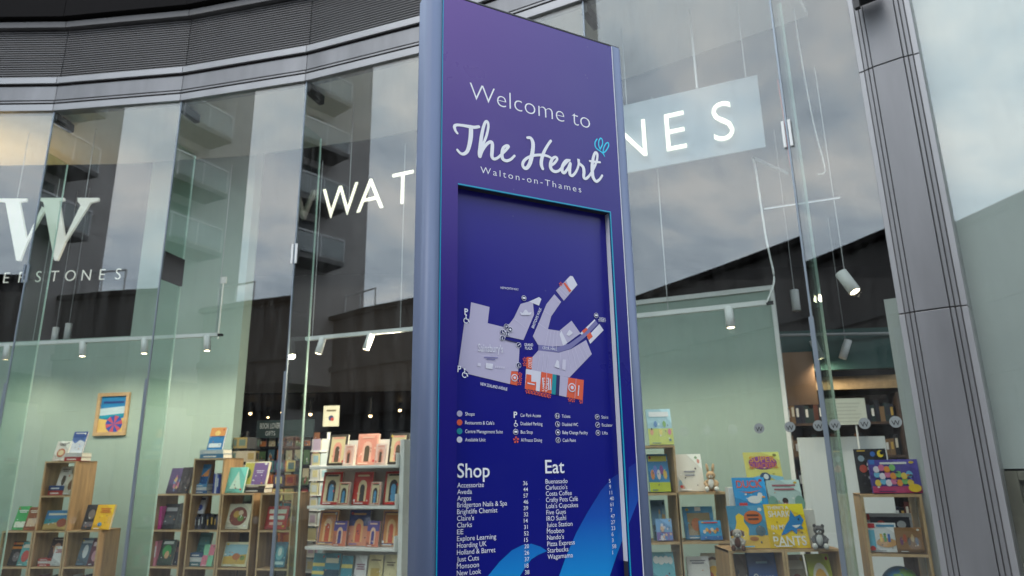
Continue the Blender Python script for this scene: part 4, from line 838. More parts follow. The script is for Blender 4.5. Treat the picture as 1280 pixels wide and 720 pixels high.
# left window
book('white book with a red and gold crest on the tall left bookcase', PL_, (65,82,553,573.5), L1, (232,228,216), [('d',.5,.4,.3,.22,(200,120,90)),('d',.5,.4,.2,.14,(235,215,170))]+lines(.5,.85,.6,(90,80,80),2), off=.05)
flat_stack('red and white book lying on the tall left bookcase', PL_, (80,101,566,574), L1, [(180,60,60),(225,220,215)], off=.05)
book('blue and white mountain book standing on two flat books', PL_, (85,102,541,566.5), L1+.082, (90,120,180), [('p',[(0,0),(1,0),(1,.5),(.6,.62),(.3,.45),(0,.6)],(225,230,240)),('r',0,.72,1,1,(60,90,160))]+lines(.5,.9,.7,WHT,1), off=.09)
book('white book with a brown bird in the top cell of the tall left bookcase', PL_, (69,84,585,607), L2+.055, (228,222,208), [('d',.5,.4,.16,.22,(90,70,50))]+lines(.5,.85,.6,(110,90,70),2), off=.1)
flat_stack('flat book in the top cell of the tall left bookcase', PL_, (60,79,607,618), L2, [(180,70,60),(50,80,130)], off=.09)
book('cream book with a brown hare in the top cell of the tall left bookcase', PL_, (78,92,594,617), L2, (228,218,192), [('d',.5,.45,.25,.25,(130,90,60)),('d',.55,.7,.12,.1,(130,90,60))], off=.05)
book('wide beach landscape book in the second cell of the tall left bookcase', PL_, (52,84,640,663), L3, (225,190,120), [('r',0,.55,1,1,(80,140,185)),('p',[(0,.3),(1,.45),(1,.6),(0,.55)],(70,150,160)),('d',.7,.35,.2,.22,(170,95,75)),('r',.1,.75,.9,.85,(230,225,200))], off=.06)
book('dark brown book with a pale face in the third cell of the tall left bookcase', PL_, (58,76,674,700), L4+.05, (70,45,40), [('d',.5,.5,.25,.25,(200,150,120))]+lines(.5,.88,.7,(210,190,170),1), off=.1)
flat_stack('red book lying in the third cell of the tall left bookcase', PL_, (46,62,698,710), L4, [(190,70,60),(215,205,195),(180,60,55)], off=.06)
book('white book with red lettering in the third cell of the tall left bookcase', PL_, (62,78,685,709), L4, (232,230,226), lines(.5,.8,.7,(190,60,50),3), off=.05)
book('bright green book on the low left edge bookcase', PL_, (14,30,635,663), L3, (60,170,90), [('r',.1,.1,.9,.35,(230,240,220))]+lines(.5,.8,.7,WHT,2), off=.08)
book('rust brown book beside the green one on the low left edge bookcase', PL_, (28,44,636,664), L3, (150,90,60), [('r',.15,.15,.85,.5,(215,190,160))]+lines(.5,.82,.7,CREAM,2), off=.05)
book('black and orange book in the left edge bookcase cell', PL_, (8,25,679,708), L4, (40,36,38), [('r',0,.68,1,.78,(225,140,50)),('r',0,.86,1,.95,(225,140,50)),('d',.5,.35,.25,.2,(120,110,110))], off=.08)
book('teal and red book in the left edge bookcase cell', PL_, (20,35,680,708), L4, (110,185,180), [('d',.5,.4,.3,.25,(205,90,80)),('r',.1,.75,.9,.9,(235,230,210))], off=.05)
book('charcoal photo book on the low bookcase right of the tall left one', PL_, (101,118,633,661), L3, (58,54,58), [('d',.5,.6,.25,.2,(140,125,115)),('r',.1,.1,.9,.3,(120,110,115))], off=.07)
book('yellow book with red lettering on the low left bookcase', PL_, (114,136,633,661), L3, (240,185,40), lines(.55,.82,.6,(200,80,40),3)+[('d',.4,.2,.12,.08,(90,150,190))], off=.04)
book('slate blue book in the cell under the yellow book', PL_, (94,110,675,706), L4, (85,105,120), [('d',.5,.5,.2,.25,(210,215,215)),('r',.1,.8,.9,.9,(200,205,205))], off=.08)
book('maroon book in the cell under the yellow book', PL_, (108,123,675,706), L4, (105,50,70), [('d',.5,.35,.28,.2,(190,140,150)),('r',.15,.7,.85,.85,(215,190,190))], off=.05)
spines(PL_, .1, a+.44, a+.78, .22, 12, 21, [(150,60,60),(220,215,210),(60,70,100)], 'blurred spine in the bottom cell of the left bookcases', 'spines in the lower left cells', .2, .3)
spines(PL_, .1, a+.03, a+.37, .22, 12, 22, [(150,60,60),(220,215,210),(60,70,100),(90,120,90)], 'blurred spine in the bottom cell of the left bookcases', 'spines in the lower left cells', .2, .3)
# middle window
P_ = PMi
flat_stack('pale blue book lying on the tallest middle bookcase', P_, (249,278,562,572), L1, [(70,130,170),(200,215,220)], off=.06)
book('blue and orange sunset book standing on the tallest middle bookcase', P_, (258,277,536,561.5), L1+.085, (50,130,190), [('r',0,.62,1,1,(235,160,90)),('d',.5,.75,.18,.12,(250,215,130)),('r',.1,.12,.9,.3,(225,235,240))], off=.1)
book('colourful purple comic book on the leftmost middle column', P_, (207,223,587,616), L2, (95,75,120), scene_art(rg, [(60,50,80),(200,120,150),(120,150,190),(220,190,120)], 7), off=.08)
book('dark patterned book on the leftmost middle column', P_, (221,235,586,616), L2, (58,52,56), scene_art(rg, [(40,36,40),(110,100,100),(80,70,70)], 6), off=.05)
flat_stack('flat book in the top cell of the tallest middle column', P_, (240,258,605,616), L2, [(70,110,160),(215,215,215),(90,150,190)], off=.06)
book('blue seaside sunset book in the top cell of the tallest middle column', P_, (243,258,582,605), L2+.09, (60,150,210), [('r',0,.0,1,.4,(30,90,150)),('p',[(.4,.4),(1,.4),(1,.8)],(240,160,90))], off=.1)
for i_, (c_, w_) in enumerate((((50,70,150),'deep blue spine standing leftmost'), ((215,215,225),'white spine standing between blue ones'), ((70,90,170),'mid blue spine beside the white one'), ((45,60,130),'navy spine standing rightmost'))): spines(P_, .06, tx(P_, 261, 610)+.026*i_, tx(P_, 261, 610)+.026*i_+.04, L2, 1, 5+i_, [c_], w_+' in the top cell of the tallest middle column', None, .2, .23, wd=.026)
book('mint green cover with a pale triangle on the cream food column', P_, (281,303,586,615), L2, (120,205,190), [('p',[(.2,.15),(.85,.15),(.55,.85)],(205,235,215))], off=.05)
book('wide purple and yellow book leaning on the cream food column', P_, (301,332,579,605), L2+.07, (225,215,180), [('r',.03,.05,.4,.95,(190,180,80)),('r',.4,.05,.96,.95,(125,95,150)),('d',.2,.5,.12,.2,(90,120,70))]+lines(.68,.6,.3,(220,210,230),2), off=.12)
flat_stack('dark book lying under the wide purple and yellow book', P_, (303,330,605,615), L2, [(60,60,66),(90,80,80)], off=.13)
book('black cover with silver lettering in the upper cell of the leftmost middle column', P_, (200,218,632,661), L3, (52,54,58), [('r',.12,.7,.88,.85,(190,190,190)),('r',.2,.2,.8,.55,(80,84,88))], off=.08)
book('grey cover beside the black one in the upper cell of the leftmost middle column', P_, (217,230,631,661), L3, (95,95,92), [('r',.12,.2,.88,.7,(60,62,62))], off=.06)
spines(P_, .06, m0+.02, m0+.08, L3, 1, 8, [(215,60,150)], 'single hot pink spine in the upper cell of the leftmost middle column', None, .25, .26, wd=.035)
book('dark green cover with a bright face in the lower cell of the leftmost middle column', P_, (195,213,677,709), L4, (50,70,60), [('d',.5,.55,.3,.25,(70,160,90)),('d',.55,.4,.15,.15,(215,170,130)),('r',.15,.82,.85,.94,(215,225,215))], off=.07)
book('navy cover at the back of the lower cell of the leftmost middle column', P_, (212,226,679,709), L4, (40,42,62), lines(.5,.7,.7,(150,100,110),3), off=.1)
spines(P_, .05, m0+.02, m0+.06, L4, 1, 9, [(230,140,160)], 'single soft pink spine in the lower cell of the leftmost middle column', None, .26, .27, wd=.03)
book('white cover with red and blue figures in the second cell of the tallest middle column', P_, (237,253,623,648), L3+.16, (225,225,232), [('d',.35,.6,.18,.15,(200,70,80)),('d',.65,.35,.2,.18,(70,90,170)),('r',.1,.8,.9,.92,(60,60,110))], off=.12, lean=20)
spines(P_, .08, m1+.03, m1+.37, L3, 14, 31, [(40,42,60),(60,60,66),(30,32,40),(90,90,110)], 'dark spine in the second cell of the tallest middle column', 'dark spines in the tallest middle column', .13, .17)
book('teal cover at the back of the third cell of the tallest middle column', P_, (245,260,668,689), L4+.12, (60,130,130), [('r',.1,.4,.9,.8,(100,170,170))], off=.16)
flat_stack('flat book in the third cell of the tallest middle column', P_, (236,252,691,709), L4, [(70,120,130),(215,215,215),(60,90,130)], off=.07)
book('pink and mint split cover in the third cell of the tallest middle column', P_, (250,264,683,709), L4, (140,205,165), [('r',0,0,.5,.5,(225,130,150)),('r',.5,.5,1,1,(225,130,150))], off=.05)
book('cream cookbook with a round dish of salad', P_, (280,309,632,661), L3, (228,222,196), [('d',.5,.5,.38,.38,(130,70,60)),('d',.42,.58,.14,.14,(190,150,70)),('d',.62,.42,.13,.12,(110,140,70)),('d',.6,.64,.1,.1,(215,190,160))], off=.07)
book('cream book with a painted village landscape', P_, (275,307,680,709), L4, (226,220,180), [('r',.06,.1,.94,.9,(150,190,200)),('p',[(.06,.1),(.94,.1),(.94,.5),(.06,.4)],(200,165,75)),('d',.55,.4,.15,.14,(180,105,60)),('d',.8,.35,.1,.1,(120,140,70))], off=.06)
book('red cookbook with cream block lettering', P_, (330,357,635,662), L3, (196,66,62), [('r',.1,.68,.9,.86,CREAM),('r',.16,.42,.84,.58,CREAM),('r',.2,.18,.8,.3,(225,180,160))], off=.07)
book('teal blue cover with white figure under the red cookbook', P_, (338,355,680,710), L4, (50,125,155), [('d',.5,.55,.3,.28,(130,190,200)),('d',.5,.6,.14,.16,WHT),('r',.1,.1,.9,.22,(215,230,230))], off=.07)
for q_, s_ in ((m0, 41), (m1, 42), (m2, 43), (m3, 44)): spines(P_, .08, q_+.03, q_+.36, .22, 10, s_, [(60,70,90),(120,60,60),(60,110,110),(215,210,200)], 'blurred spine in the bottom cells of the middle bookcases', 'spines in the lower middle cells', .2, .28)
# white stand novels
A1 = arch((222,205,160), (60,55,50), (232,160,140), (90,75,60)); A1s = arch((235,190,175), (240,215,205), (220,150,130), (90,70,60)); A1b = arch((228,150,130), (225,160,140), (236,185,165), (90,75,55))
A2 = arch((222,205,165), (190,48,42), (60,50,48), (90,150,190)); A2b = arch((200,60,50), (190,45,42), (232,205,160), (60,50,50))
A3 = arch((215,140,80), (70,70,120), (235,190,130), (205,90,60)); A3b = [('r',0,.55,1,1,(62,74,130)),('r',0,0,1,.55,(225,150,120))]+arch((62,74,130), (205,150,120), (240,180,120), (225,100,70))[2:]
A3s = [('r',0,.6,1,1,(95,80,150))]+arch((225,120,90), (225,130,100), (245,200,170), (80,70,140))[2:]
rows_ = [(SZ[0], [((408,431,545,581), (60,55,50), A1, 'black and cream arch novel, left one'), ((444,470,544,581), (228,160,142), A1b, 'salmon pink arch novel, central one'), ((484,508,543,580), (60,55,50), A1, 'black and cream arch novel, right one')], [((428,441,557,581), (238,205,195), A1s, 'small pink novel left of centre'), ((468,481,556,580), (238,205,195), A1s, 'small pink novel right of centre')], 'on the top shelf of the white stand'),
         (SZ[1], [((400,424,592,630), (190,48,42), A2, 'red arch novel, left one'), ((439,463,592,630), (198,55,48), A2b, 'all red arch novel, central one'), ((478,502,591,630), (190,48,42), A2, 'red arch novel, right one')], [((421,435,604,630), (228,190,170), A2, 'small pale red novel left of centre'), ((461,474,604,630), (228,190,170), A2, 'small pale red novel right of centre')], 'on the second shelf of the white stand'),
         (SZ[2], [((395,419,640,680), (225,170,130), A3, 'orange and navy arch novel, left one'), ((433,459,640,680), (62,74,130), A3b, 'navy over pink sunset novel, central one'), ((475,499,640,681), (225,170,130), A3, 'orange and navy arch novel, right one')], [((415,431,653,681), (225,130,100), A3s, 'small coral novel left of centre'), ((457,472,653,681), (225,130,100), A3s, 'small coral novel right of centre')], 'on the third shelf of the white stand')]
for z, big, small, wh in rows_:
    for px, bg, ops, d_ in big: book(d_+' '+wh, PST, px, z, bg, ops, off=.03, lean=9, th=.03, spine=(200,190,180))
    for px, bg, ops, d_ in small: book(d_+' '+wh, PST, px, z, bg, ops, off=-.03, lean=9, th=.02, spine=(200,190,180))
for px, bg, ops, d_ in [((388,403,694,722),(70,150,165),[('r',0,.6,1,.7,(235,215,120)),('r',0,.35,1,.45,(235,215,120))],'teal novel with yellow bands, leftmost'), ((402,422,694,722),(60,140,160),[('r',0,.3,1,.5,(30,70,90)),('r',.1,.7,.9,.85,(230,225,200))],'teal sea novel with a dark headland'), ((424,438,697,722),(70,150,170),[('r',0,.6,1,.72,(235,215,120)),('r',0,.2,1,.32,(235,215,120))],'small teal novel with yellow bands'), ((441,456,697,722),(232,228,228),lines(.5,.7,.7,(150,90,110),3),'white novel with plum lettering'), ((458,476,696,722),(222,205,150),[('r',.2,.15,.8,.6,(190,160,80))]+lines(.5,.82,.7,(110,90,60),1),'cream novel with a gold block'), ((478,494,696,722),(226,212,165),lines(.5,.75,.7,(120,100,70),2),'plain cream novel at the right')]:
    book(d_+' on the lowest visible shelf of the white stand', PST, px, SZ[3], bg, ops, off=.02, lean=9)
# right window
P_ = PAB
book('pale blue picture book with cartoon children on the tall right bookcase', P_, (812,843,513,557), L1, (180,215,225), [('r',0,0,1,.45,(205,215,120)),('r',.1,.78,.9,.92,(240,240,240))]+[('d',.15+.18*i,.35+.22*(i%2),.07,.09,[(230,170,140),(110,150,200),(240,220,120),(150,190,120),(225,140,160)][i]) for i in range(5)], off=.06)
book('bright green and blue activity book in the top cell of the tall right bookcase', P_, (813,839,570,614), L2, (70,150,205), [('r',0,0,1,.25,(200,210,60)),('r',.05,.8,.95,.95,(235,225,80))]+[('d',.2+.15*i,.45+.12*(i%2),.09,.13,[(230,150,90),(120,140,220),(235,225,220),(150,90,160),(240,200,90)][i]) for i in range(5)], off=.06)
book('thin blue picture book at the back of the second cell of the tall right bookcase', P_, (818,836,628,676), L3, (110,150,180), scene_art(rg, [(90,110,120),(150,190,200),(200,170,120)], 7), off=.11)
book('light blue picture book in the second cell of the tall right bookcase', P_, (822,842,651,677), L3, (135,180,225), scene_art(rg, [(140,120,180),(225,225,235),(110,140,200),(230,190,160)], 7), off=.05)
book('aqua book with white bubble lettering low beside the totem', P_, (818,846,694,727), L4, (115,190,205), [('d',.2,.8,.14,.1,WHT),('d',.42,.78,.14,.11,WHT),('d',.65,.8,.14,.1,WHT),('d',.84,.78,.1,.1,WHT),('r',0,0,1,.35,(120,190,110)),('d',.6,.3,.12,.1,(220,110,80))], off=.05)
book('large cream storybook with watercolour flowers', P_, (848,882,570,614.5), L2, (236,231,218), [('d',.88,.8,.05,.06,(225,150,130)),('d',.8,.9,.05,.04,(150,180,140)),('d',.12,.2,.06,.1,(140,175,190)),('d',.2,.1,.06,.06,(220,170,140)),('r',.3,.5,.7,.54,(150,150,160)),('r',.32,.4,.68,.44,(150,150,160))], off=.1)
book('blue storybook with a market scene at the back of the right middle cell', P_, (858,896,636,677), L3, (75,155,205), [('r',.12,.12,.88,.8,(170,150,110)),('d',.4,.45,.16,.2,(205,120,70)),('d',.62,.4,.14,.18,(90,120,90)),('r',.4,.86,.6,.98,WHT)], off=.12)
book('smaller sky blue book with orange food in front of the market storybook', P_, (877,904,653,678), L3, (60,165,220), [('r',0,0,1,.2,(60,120,190))]+[('d',.2+.12*i,.42+.1*(i%2),.07,.1,[(240,220,200),(235,180,90),(200,120,80)][i%3]) for i in range(6)]+lines(.5,.86,.7,(230,80,70),1,.06), off=.05)
book('cream picture book with a gold arc title low in the right window', P_, (881,909,695,727), L4, (232,228,205), [('p',[(.15,.75),(.3,.86),(.5,.9),(.7,.86),(.85,.75),(.7,.78),(.5,.82),(.3,.78)],(110,80,70)),('d',.5,.45,.28,.2,(230,180,70)),('d',.35,.35,.12,.12,(190,90,60)),('d',.7,.4,.12,.12,(90,150,150))], off=.09)
book('plain white book lying forward in the lowest right middle cell', P_, (862,890,699,727), L4, (232,230,224), lines(.5,.85,.7,(120,120,130),2), off=.05)
# back rows over the low oak boxes rest on stepped risers
ri = thing('book_riser', 'stepped grey riser hidden behind the picture books on the low oak boxes', 'riser', PCc.pt(c0+.4, .15, 1.0)); b = MB(); facet_box(b, PCc, c0+.08, c0+.72, .13, .20, 1.003, 1.27, M_whiteshelf); b.build('lower_step', ri); b = MB(); facet_box(b, PCc, c0+.10, c0+.56, .202, .28, 1.003, 1.44, M_whiteshelf); b.build('upper_step', ri)
P_ = PCc
book('pale yellow burst picture book titled SUPER, topmost of the right display', P_, (936,981,567,606), 1.442, (240,228,120), [('p',[(.5,.35),(0,.0),(0,.2)],(150,205,225)),('p',[(.5,.35),(.3,0),(.7,0)],(150,205,225)),('p',[(.5,.35),(1,0),(1,.25)],(150,205,225)),('d',.5,.68,.4,.2,(150,60,150)),('t','SUPER',.5,.7,.72,.17,(245,170,40)),('t','QUACKERS',.5,.52,.78,.15,(240,130,50)),('d',.5,.25,.15,.14,(60,80,110)),('d',.52,.26,.07,.08,WHT)], off=.225, th=.012)
book('blue DUCK picture book with orange title', P_, (921,962,599,637), 1.272, (45,160,225), [('t','DUCK',.5,.68,.78,.22,(240,95,50)),('d',.6,.3,.22,.12,WHT),('d',.78,.42,.08,.1,WHT),('d',.88,.38,.06,.03,(240,160,50)),('p',[(.15,.55),(.5,.5),(.85,.6),(.5,.54)],(230,110,60)),('r',.1,.05,.35,.2,(210,60,60))], off=.15, th=.012)
book('pale grey green picture book with a small girl figure', P_, (964,1006,602,637), 1.272, (190,212,208), [('d',.1,.2,.15,.25,(120,165,150)),('d',.9,.2,.15,.25,(130,170,155)),('d',.47,.28,.09,.1,(60,45,40)),('r',.4,.0,.54,.2,(200,120,120)),('r',.15,.78,.85,.84,(180,110,120)),('r',.2,.64,.8,.7,(180,110,120))], off=.15, th=.012)
book('teal blue picture book with a yellow bear shape', P_, (916,964,635,683), L3, (75,145,180), [('r',0,0,1,.3,(220,180,80)),('p',[(.15,.2),(.45,.2),(.5,.45),(.4,.62),(.42,.75),(.3,.82),(.2,.75),(.2,.6),(.12,.4)],(245,205,45)),('d',.66,.72,.24,.16,(215,110,50)),('r',.5,.74,.82,.79,(90,50,40)),('r',.52,.65,.8,.7,(90,50,40)),('d',.8,.4,.13,.12,(90,110,120)),('d',.6,.22,.12,.05,(170,110,60))], off=.06, th=.012)
book('yellow picture book with a big blue SHARK', P_, (964,1014,633,684), L3, (248,208,36), [('t','THERE\'S A',.35,.88,.55,.07,WHT),('t','SHARK',.36,.70,.56,.14,WHT),('t','IN MY',.3,.42,.4,.1,WHT),('t','PANTS',.5,.06,.82,.2,WHT),('p',[(.3,.28),(.5,.55),(.58,.62),(.66,.86),(.74,.7),(.88,.75),(.95,.62),(.86,.5),(.9,.42),(.75,.42),(.7,.3),(.6,.4),(.45,.32)],(30,130,195)),('p',[(.62,.5),(.86,.52),(.72,.44)],WHT),('d',.82,.64,.025,.025,INK)], off=.05, th=.012)
book('navy ocean atlas with white title in the low oak box', P_, (940,976,695,727), L4, (35,85,150), [('t','Oceans',.5,.45,.7,.13,WHT),('r',.3,.78,.7,.82,(150,190,220)),('d',.2,.2,.1,.1,(80,170,180)),('d',.8,.25,.1,.1,(230,150,90))], off=.06)
book('faded brown comic at the left inside the low oak box', P_, (924,940,697,727), L4, (140,125,115), scene_art(rg, [(110,100,95),(180,160,140),(90,100,120)], 6), off=.1)
book('muted red and cream picture book in the low oak box', P_, (988,1012,698,727), L4, (165,150,135), [('r',.1,.7,.9,.88,(215,205,190)),('d',.5,.4,.3,.2,(150,80,70))], off=.1)
book('lime green book with a round golden face', P_, (1016,1045,697,727), L4, (190,200,70), [('d',.5,.42,.36,.4,(238,232,215)),('d',.5,.4,.28,.3,(240,180,70)),('d',.4,.48,.04,.05,INK),('d',.6,.48,.04,.05,INK),('d',.5,.34,.05,.04,(150,80,60))], off=.05)
P_ = PDd
book('black space book with coloured planets behind the unicorn game', P_, (1076,1117,563,622), L2, (28,27,32), [('d',.82,.88,.1,.08,(245,215,50)),('d',.22,.55,.12,.09,(200,80,60)),('d',.58,.88,.08,.06,(60,110,190)),('d',.2,.78,.1,.07,(150,170,180)),('r',.35,.62,.6,.68,WHT),('r',.35,.52,.6,.58,WHT),('d',.45,.35,.12,.05,(190,190,200)),('r',.1,.94,.35,.97,(225,180,60))], off=.13, th=.015, lean=8)
book('purple unicorn game box with crowded rainbow artwork', P_, (1093,1155,577,623), L2, (88,76,165), [('r',0,0,1,.2,(190,60,110)),('r',0,.86,.12,1,(60,120,200))]+lines(.5,.86,.55,WHT,1,.06)+[('d',.13+.11*(i%7),.3+.2*(i//7)+.05*(i%2),.065,.1,[(235,200,80),(120,190,225),(235,225,235),(225,120,160),(240,150,60),(130,190,110)][i%6]) for i in range(18)]+[('d',.85,.14,.13,.12,(240,200,50))], off=.05, th=.045, name='game_box', cat='board game', lean=8)
book('long grey toy box with a black window at the back of the pillar bookcase', P_, (1090,1147,644,690), L3, (188,190,195), [('r',.06,.55,.94,.9,(40,45,60)),('d',.3,.7,.1,.1,(200,70,60)),('d',.75,.7,.1,.1,(200,205,210)),('r',0,.82,.06,.98,(200,60,60))], off=.13, th=.05, name='toy_box', cat='toy', lean=4)
book('white toy box with red label and coloured wooden pegs', P_, (1087,1125,656,691), L3, (232,235,235), [('r',.0,.82,.3,.98,(200,50,60)),('r',.35,.86,.95,.94,(90,160,200)),('d',.62,.32,.34,.16,(210,160,100)),('r',.42,.35,.5,.62,(240,190,50)),('r',.55,.35,.63,.64,(70,160,80)),('r',.68,.35,.76,.62,(60,110,190)),('r',.04,.15,.26,.75,(110,190,215)),('d',.14,.12,.09,.09,(200,60,60))], off=.05, th=.04, name='toy_box', cat='toy', lean=6)
book('brown kraft toy box with little figures beside the white toy box', P_, (1123,1157,662,692), L3, (150,110,70), [('d',.2+.14*i,.45+.12*(i%2),.06,.16,[(120,70,120),(190,90,60),(90,70,60),(200,170,120),(110,120,140)][i]) for i in range(5)]+[('r',.0,.0,1,.12,(110,80,50))], off=.03, th=.04, name='toy_box', cat='toy', lean=8)
p = PDd.pt(PDd.tz(1123, 705, .16)[0], .16, L4); gl = thing('globe', 'blue children\'s globe with green lands low in the pillar bookcase', 'globe', p)
b = MB(); b.ball(p+V((0, 0, .17)), .125, C3(40,125,175), 24, 16); b.build('ball', gl, smooth=True)
b = MB(); b.tube([p+V((0, 0, .002)), p+V((0, 0, .012)), p+V((0, 0, .02)), p+V((0, 0, .05))], [.07, .07, .02, .015], M_oak, 18); b.build('stand', gl)
b = MB()
for ph, th_, rr_ in ((-1.6,.7,.3),(-1.1,1.0,.36),(-2.2,1.1,.3),(-1.7,1.5,.35),(-.7,.6,.25)):
    c3 = V((cos(ph)*sin(th_), sin(ph)*sin(th_), cos(th_))); u = c3.orthogonal().normalized(); v = c3.cross(u)
    b.add([p+V((0, 0, .17))+((c3+(u*cos(2*pi*i/14)+v*sin(2*pi*i/14))*rr_*(1+.25*sin(3*i+ph))).normalized())*.1262 for i in range(14)]+[p+V((0, 0, .17))+c3*.1275], [(i, (i+1) % 14, 14) for i in range(14)], C3(110,160,80))
b.build('lands', gl)
# ---- plush toys: lathed bodies with limbs
def plush(name, label, P0, s, fur, belly, face, ears='long', pose=0):
    o = thing(name, label, 'plush toy', P0); F = (V((0, 0, 1.6))-P0); F.z = 0; F.normalize(); Rr = F.cross(V((0, 0, 1))); U = V((0, 0, 1))
    at = lambda r_, f_, u_: P0+Rr*r_*s+F*f_*s+U*u_*s
    fm = mat('fur_'+name+'%d' % (fur[0]), lin(fur), .95, var=.15, vscale=60, bump=.6, bscale=160); bm = mat('fur_b'+'%d%d' % (belly[0], belly[1]), lin(belly), .95, bump=.5, bscale=160)
    b = MB(); b.ball(at(0, 0, .36), (.27*s, .27*s, .36*s), fm); b.ball(at(0, .03, .80), (.24*s, .24*s, .22*s), fm)
    for sd in (-1, 1):
        b.tube([at(sd*.2, .05, .52), at(sd*.30, .16, .42), at(sd*.24, .28, .32)], [.085*s, .085*s, .095*s], fm, 10); b.ball(at(sd*.24, .29, .31), .1*s, fm, 10, 7)
        b.tube([at(sd*.15, .1, .14), at(sd*.22, .3, .11), at(sd*.24, .42, .12)], [.12*s, .11*s, .11*s], fm, 10); b.ball(at(sd*.24, .42, .13), (.12*s, .12*s, .14*s), bm, 10, 7)
        if ears == 'long': b.tube([at(sd*.1, 0, .95), at(sd*.14, -.03, 1.15), at(sd*.17, -.05, 1.34), at(sd*.17, -.05, 1.4)], [.05*s, .075*s, .06*s, .02*s], fm, 10)
        elif ears == 'flop': b.tube([at(sd*.16, .02, .94), at(sd*.27, .03, .86), at(sd*.29, .05, .68)], [.05*s, .08*s, .06*s], bm, 10)
        else: b.ball(at(sd*.17, .0, .99), .085*s, fm, 10, 7)
    b.build('body', o, smooth=True)
    b = MB(); b.ball(at(0, .16, .38), (.17*s, .14*s, .26*s), bm, 12, 8); b.ball(at(0, .2, .74), (.12*s, .1*s, .09*s), mat('fur_f%d%d' % (face[0], face[2]), lin(face), .95), 12, 8); b.build('belly_patch', o, smooth=True)
    b = MB()
    for sd in (-1, 1): b.ball(at(sd*.1, .25, .84), .026*s, M_black, 8, 6)
    b.ball(at(0, .3, .77), .034*s, M_black, 8, 6); b.build('face', o, smooth=True); return o
q = PAB.at(890, 614, .06); plush('plush_rabbit', 'small tan plush rabbit sitting beside the cream storybook', V((q.x, q.y, L2+.003)), .165, (190,160,125), (225,222,215), (225,215,200), 'long')
q = PCc.at(921, 684, .03); plush('plush_dog', 'floppy brown and white plush dog at the left end of the low oak boxes', V((q.x, q.y-.04, L3+.003)), .145, (165,158,150), (90,56,45), (225,220,212), 'flop')
q = PCc.at(1024, 684, .04); plush('plush_lemur', 'small grey plush animal right of the yellow shark book', V((q.x, q.y-.03, L3+.003)), .16, (98,98,102), (200,200,198), (190,190,190), 'round')
# ---- shop items further in
PB_ = Plane((0, 6.9), -6)
t0, t1 = tx(PB_, 1004, 600), tx(PB_, 1114, 600); b = MB(); facet_box(b, PB_, t0, t1, 0, .04, .03, PB_.tz(1055, 546)[1], mat('white_board', (.66, .70, .69), .6, var=.03, vscale=2)); tag(b.build('display_board', loc=PB_.pt(t0, 0, 0)), 'large blank white board standing behind the right bookcase', 'board')
PG = Plane((0, 6.6), -4); t0, t1 = tx(PG, 1027, 515), tx(PG, 1083, 515); z0, z1 = PG.tz(1055, 531)[1], PG.tz(1055, 498)[1]
gs = thing('sale_notice', 'cream paper notice with faint lines on a thin post', 'notice', PG.pt((t0+t1)/2, 0, 0)); b = MB(); facet_box(b, PG, t0, t1, 0, .008, z0, z1, mat('notice_paper', (.62, .64, .54), .7)); b.build('sheet', gs)
b = MB()
for i in range(6): facet_box(b, PG, t0+.04, t1-.05-.02*(i % 3), -.0015, -.0004, z1-.05-i*.033, z1-.043-i*.033, mat('faint_ink', (.45, .47, .40), .7))
b.build('faint_lines', gs); b = MB(); b.tube([PG.pt(t1-.1, .02, 1.7), PG.pt(t1-.1, .02, z0)], .008, M_white); b.build('post', gs)
def wallcase(label, pl, t0, t1, zs, dep, seed, n):
    o = thing('wall_bookcase', label, 'bookcase', pl.pt((t0+t1)/2, 0, 0), 'dark wall bookcases'); b = MB(); facet_box(b, pl, t0, t1, dep, dep+.02, .03, zs[-1]+.35, M_brown); b.build('back_panel', o)
    for t in (t0, t1-.03): b = MB(); facet_box(b, pl, t, t+.03, 0, dep-.001, .03, zs[-1]+.35, M_brown); b.build('side_panel', o)
    for i, z in enumerate(zs):
        b = MB(); facet_box(b, pl, t0+.031, t1-.031, 0, dep-.001, z-.03, z, M_brown); b.build('shelf', o)
        spines(pl, .05, t0+.06, t1-.06, z, n, seed+i, [(90,50,36),(120,80,45),(45,45,60),(110,45,38),(140,110,75),(38,56,56),(30,30,34),(26,24,24)], 'dim book spine on the dark shelves deep in the right window', 'dim spines deep in the right window', .18, .27, wd=.055)
wallcase('dark brown wall bookcase deep in the right window', Plane((0, 9.3), -10), tx(Plane((0, 9.3), -10), 972, 520), tx(Plane((0, 9.3), -10), 1128, 520), [.9, 1.3, 1.7, 2.1], .3, 60, 26)
b = MB(); pl = Plane((0, 9.26), -10); facet_box(b, pl, tx(pl, 972, 470), tx(pl, 1128, 470), 0, .06, 2.5, 2.66, M_oakedge); tag(b.build('pelmet', loc=pl.pt(3, 0, 2.5)), 'warm timber pelmet above the dark wall bookcase', 'pelmet')
b = MB(); pl = Plane((0, 8.9), -10); facet_box(b, pl, tx(pl, 976, 480), tx(pl, 1020, 480), 0, .05, pl.tz(1000, 506)[1], pl.tz(1000, 440)[1], mat('tan_panel', (.30, .17, .09), .6)); tag(b.build('tan_panel', loc=pl.pt(2, 0, 2)), 'tan timber panel lit warm beside the framed sage wall', 'panel')
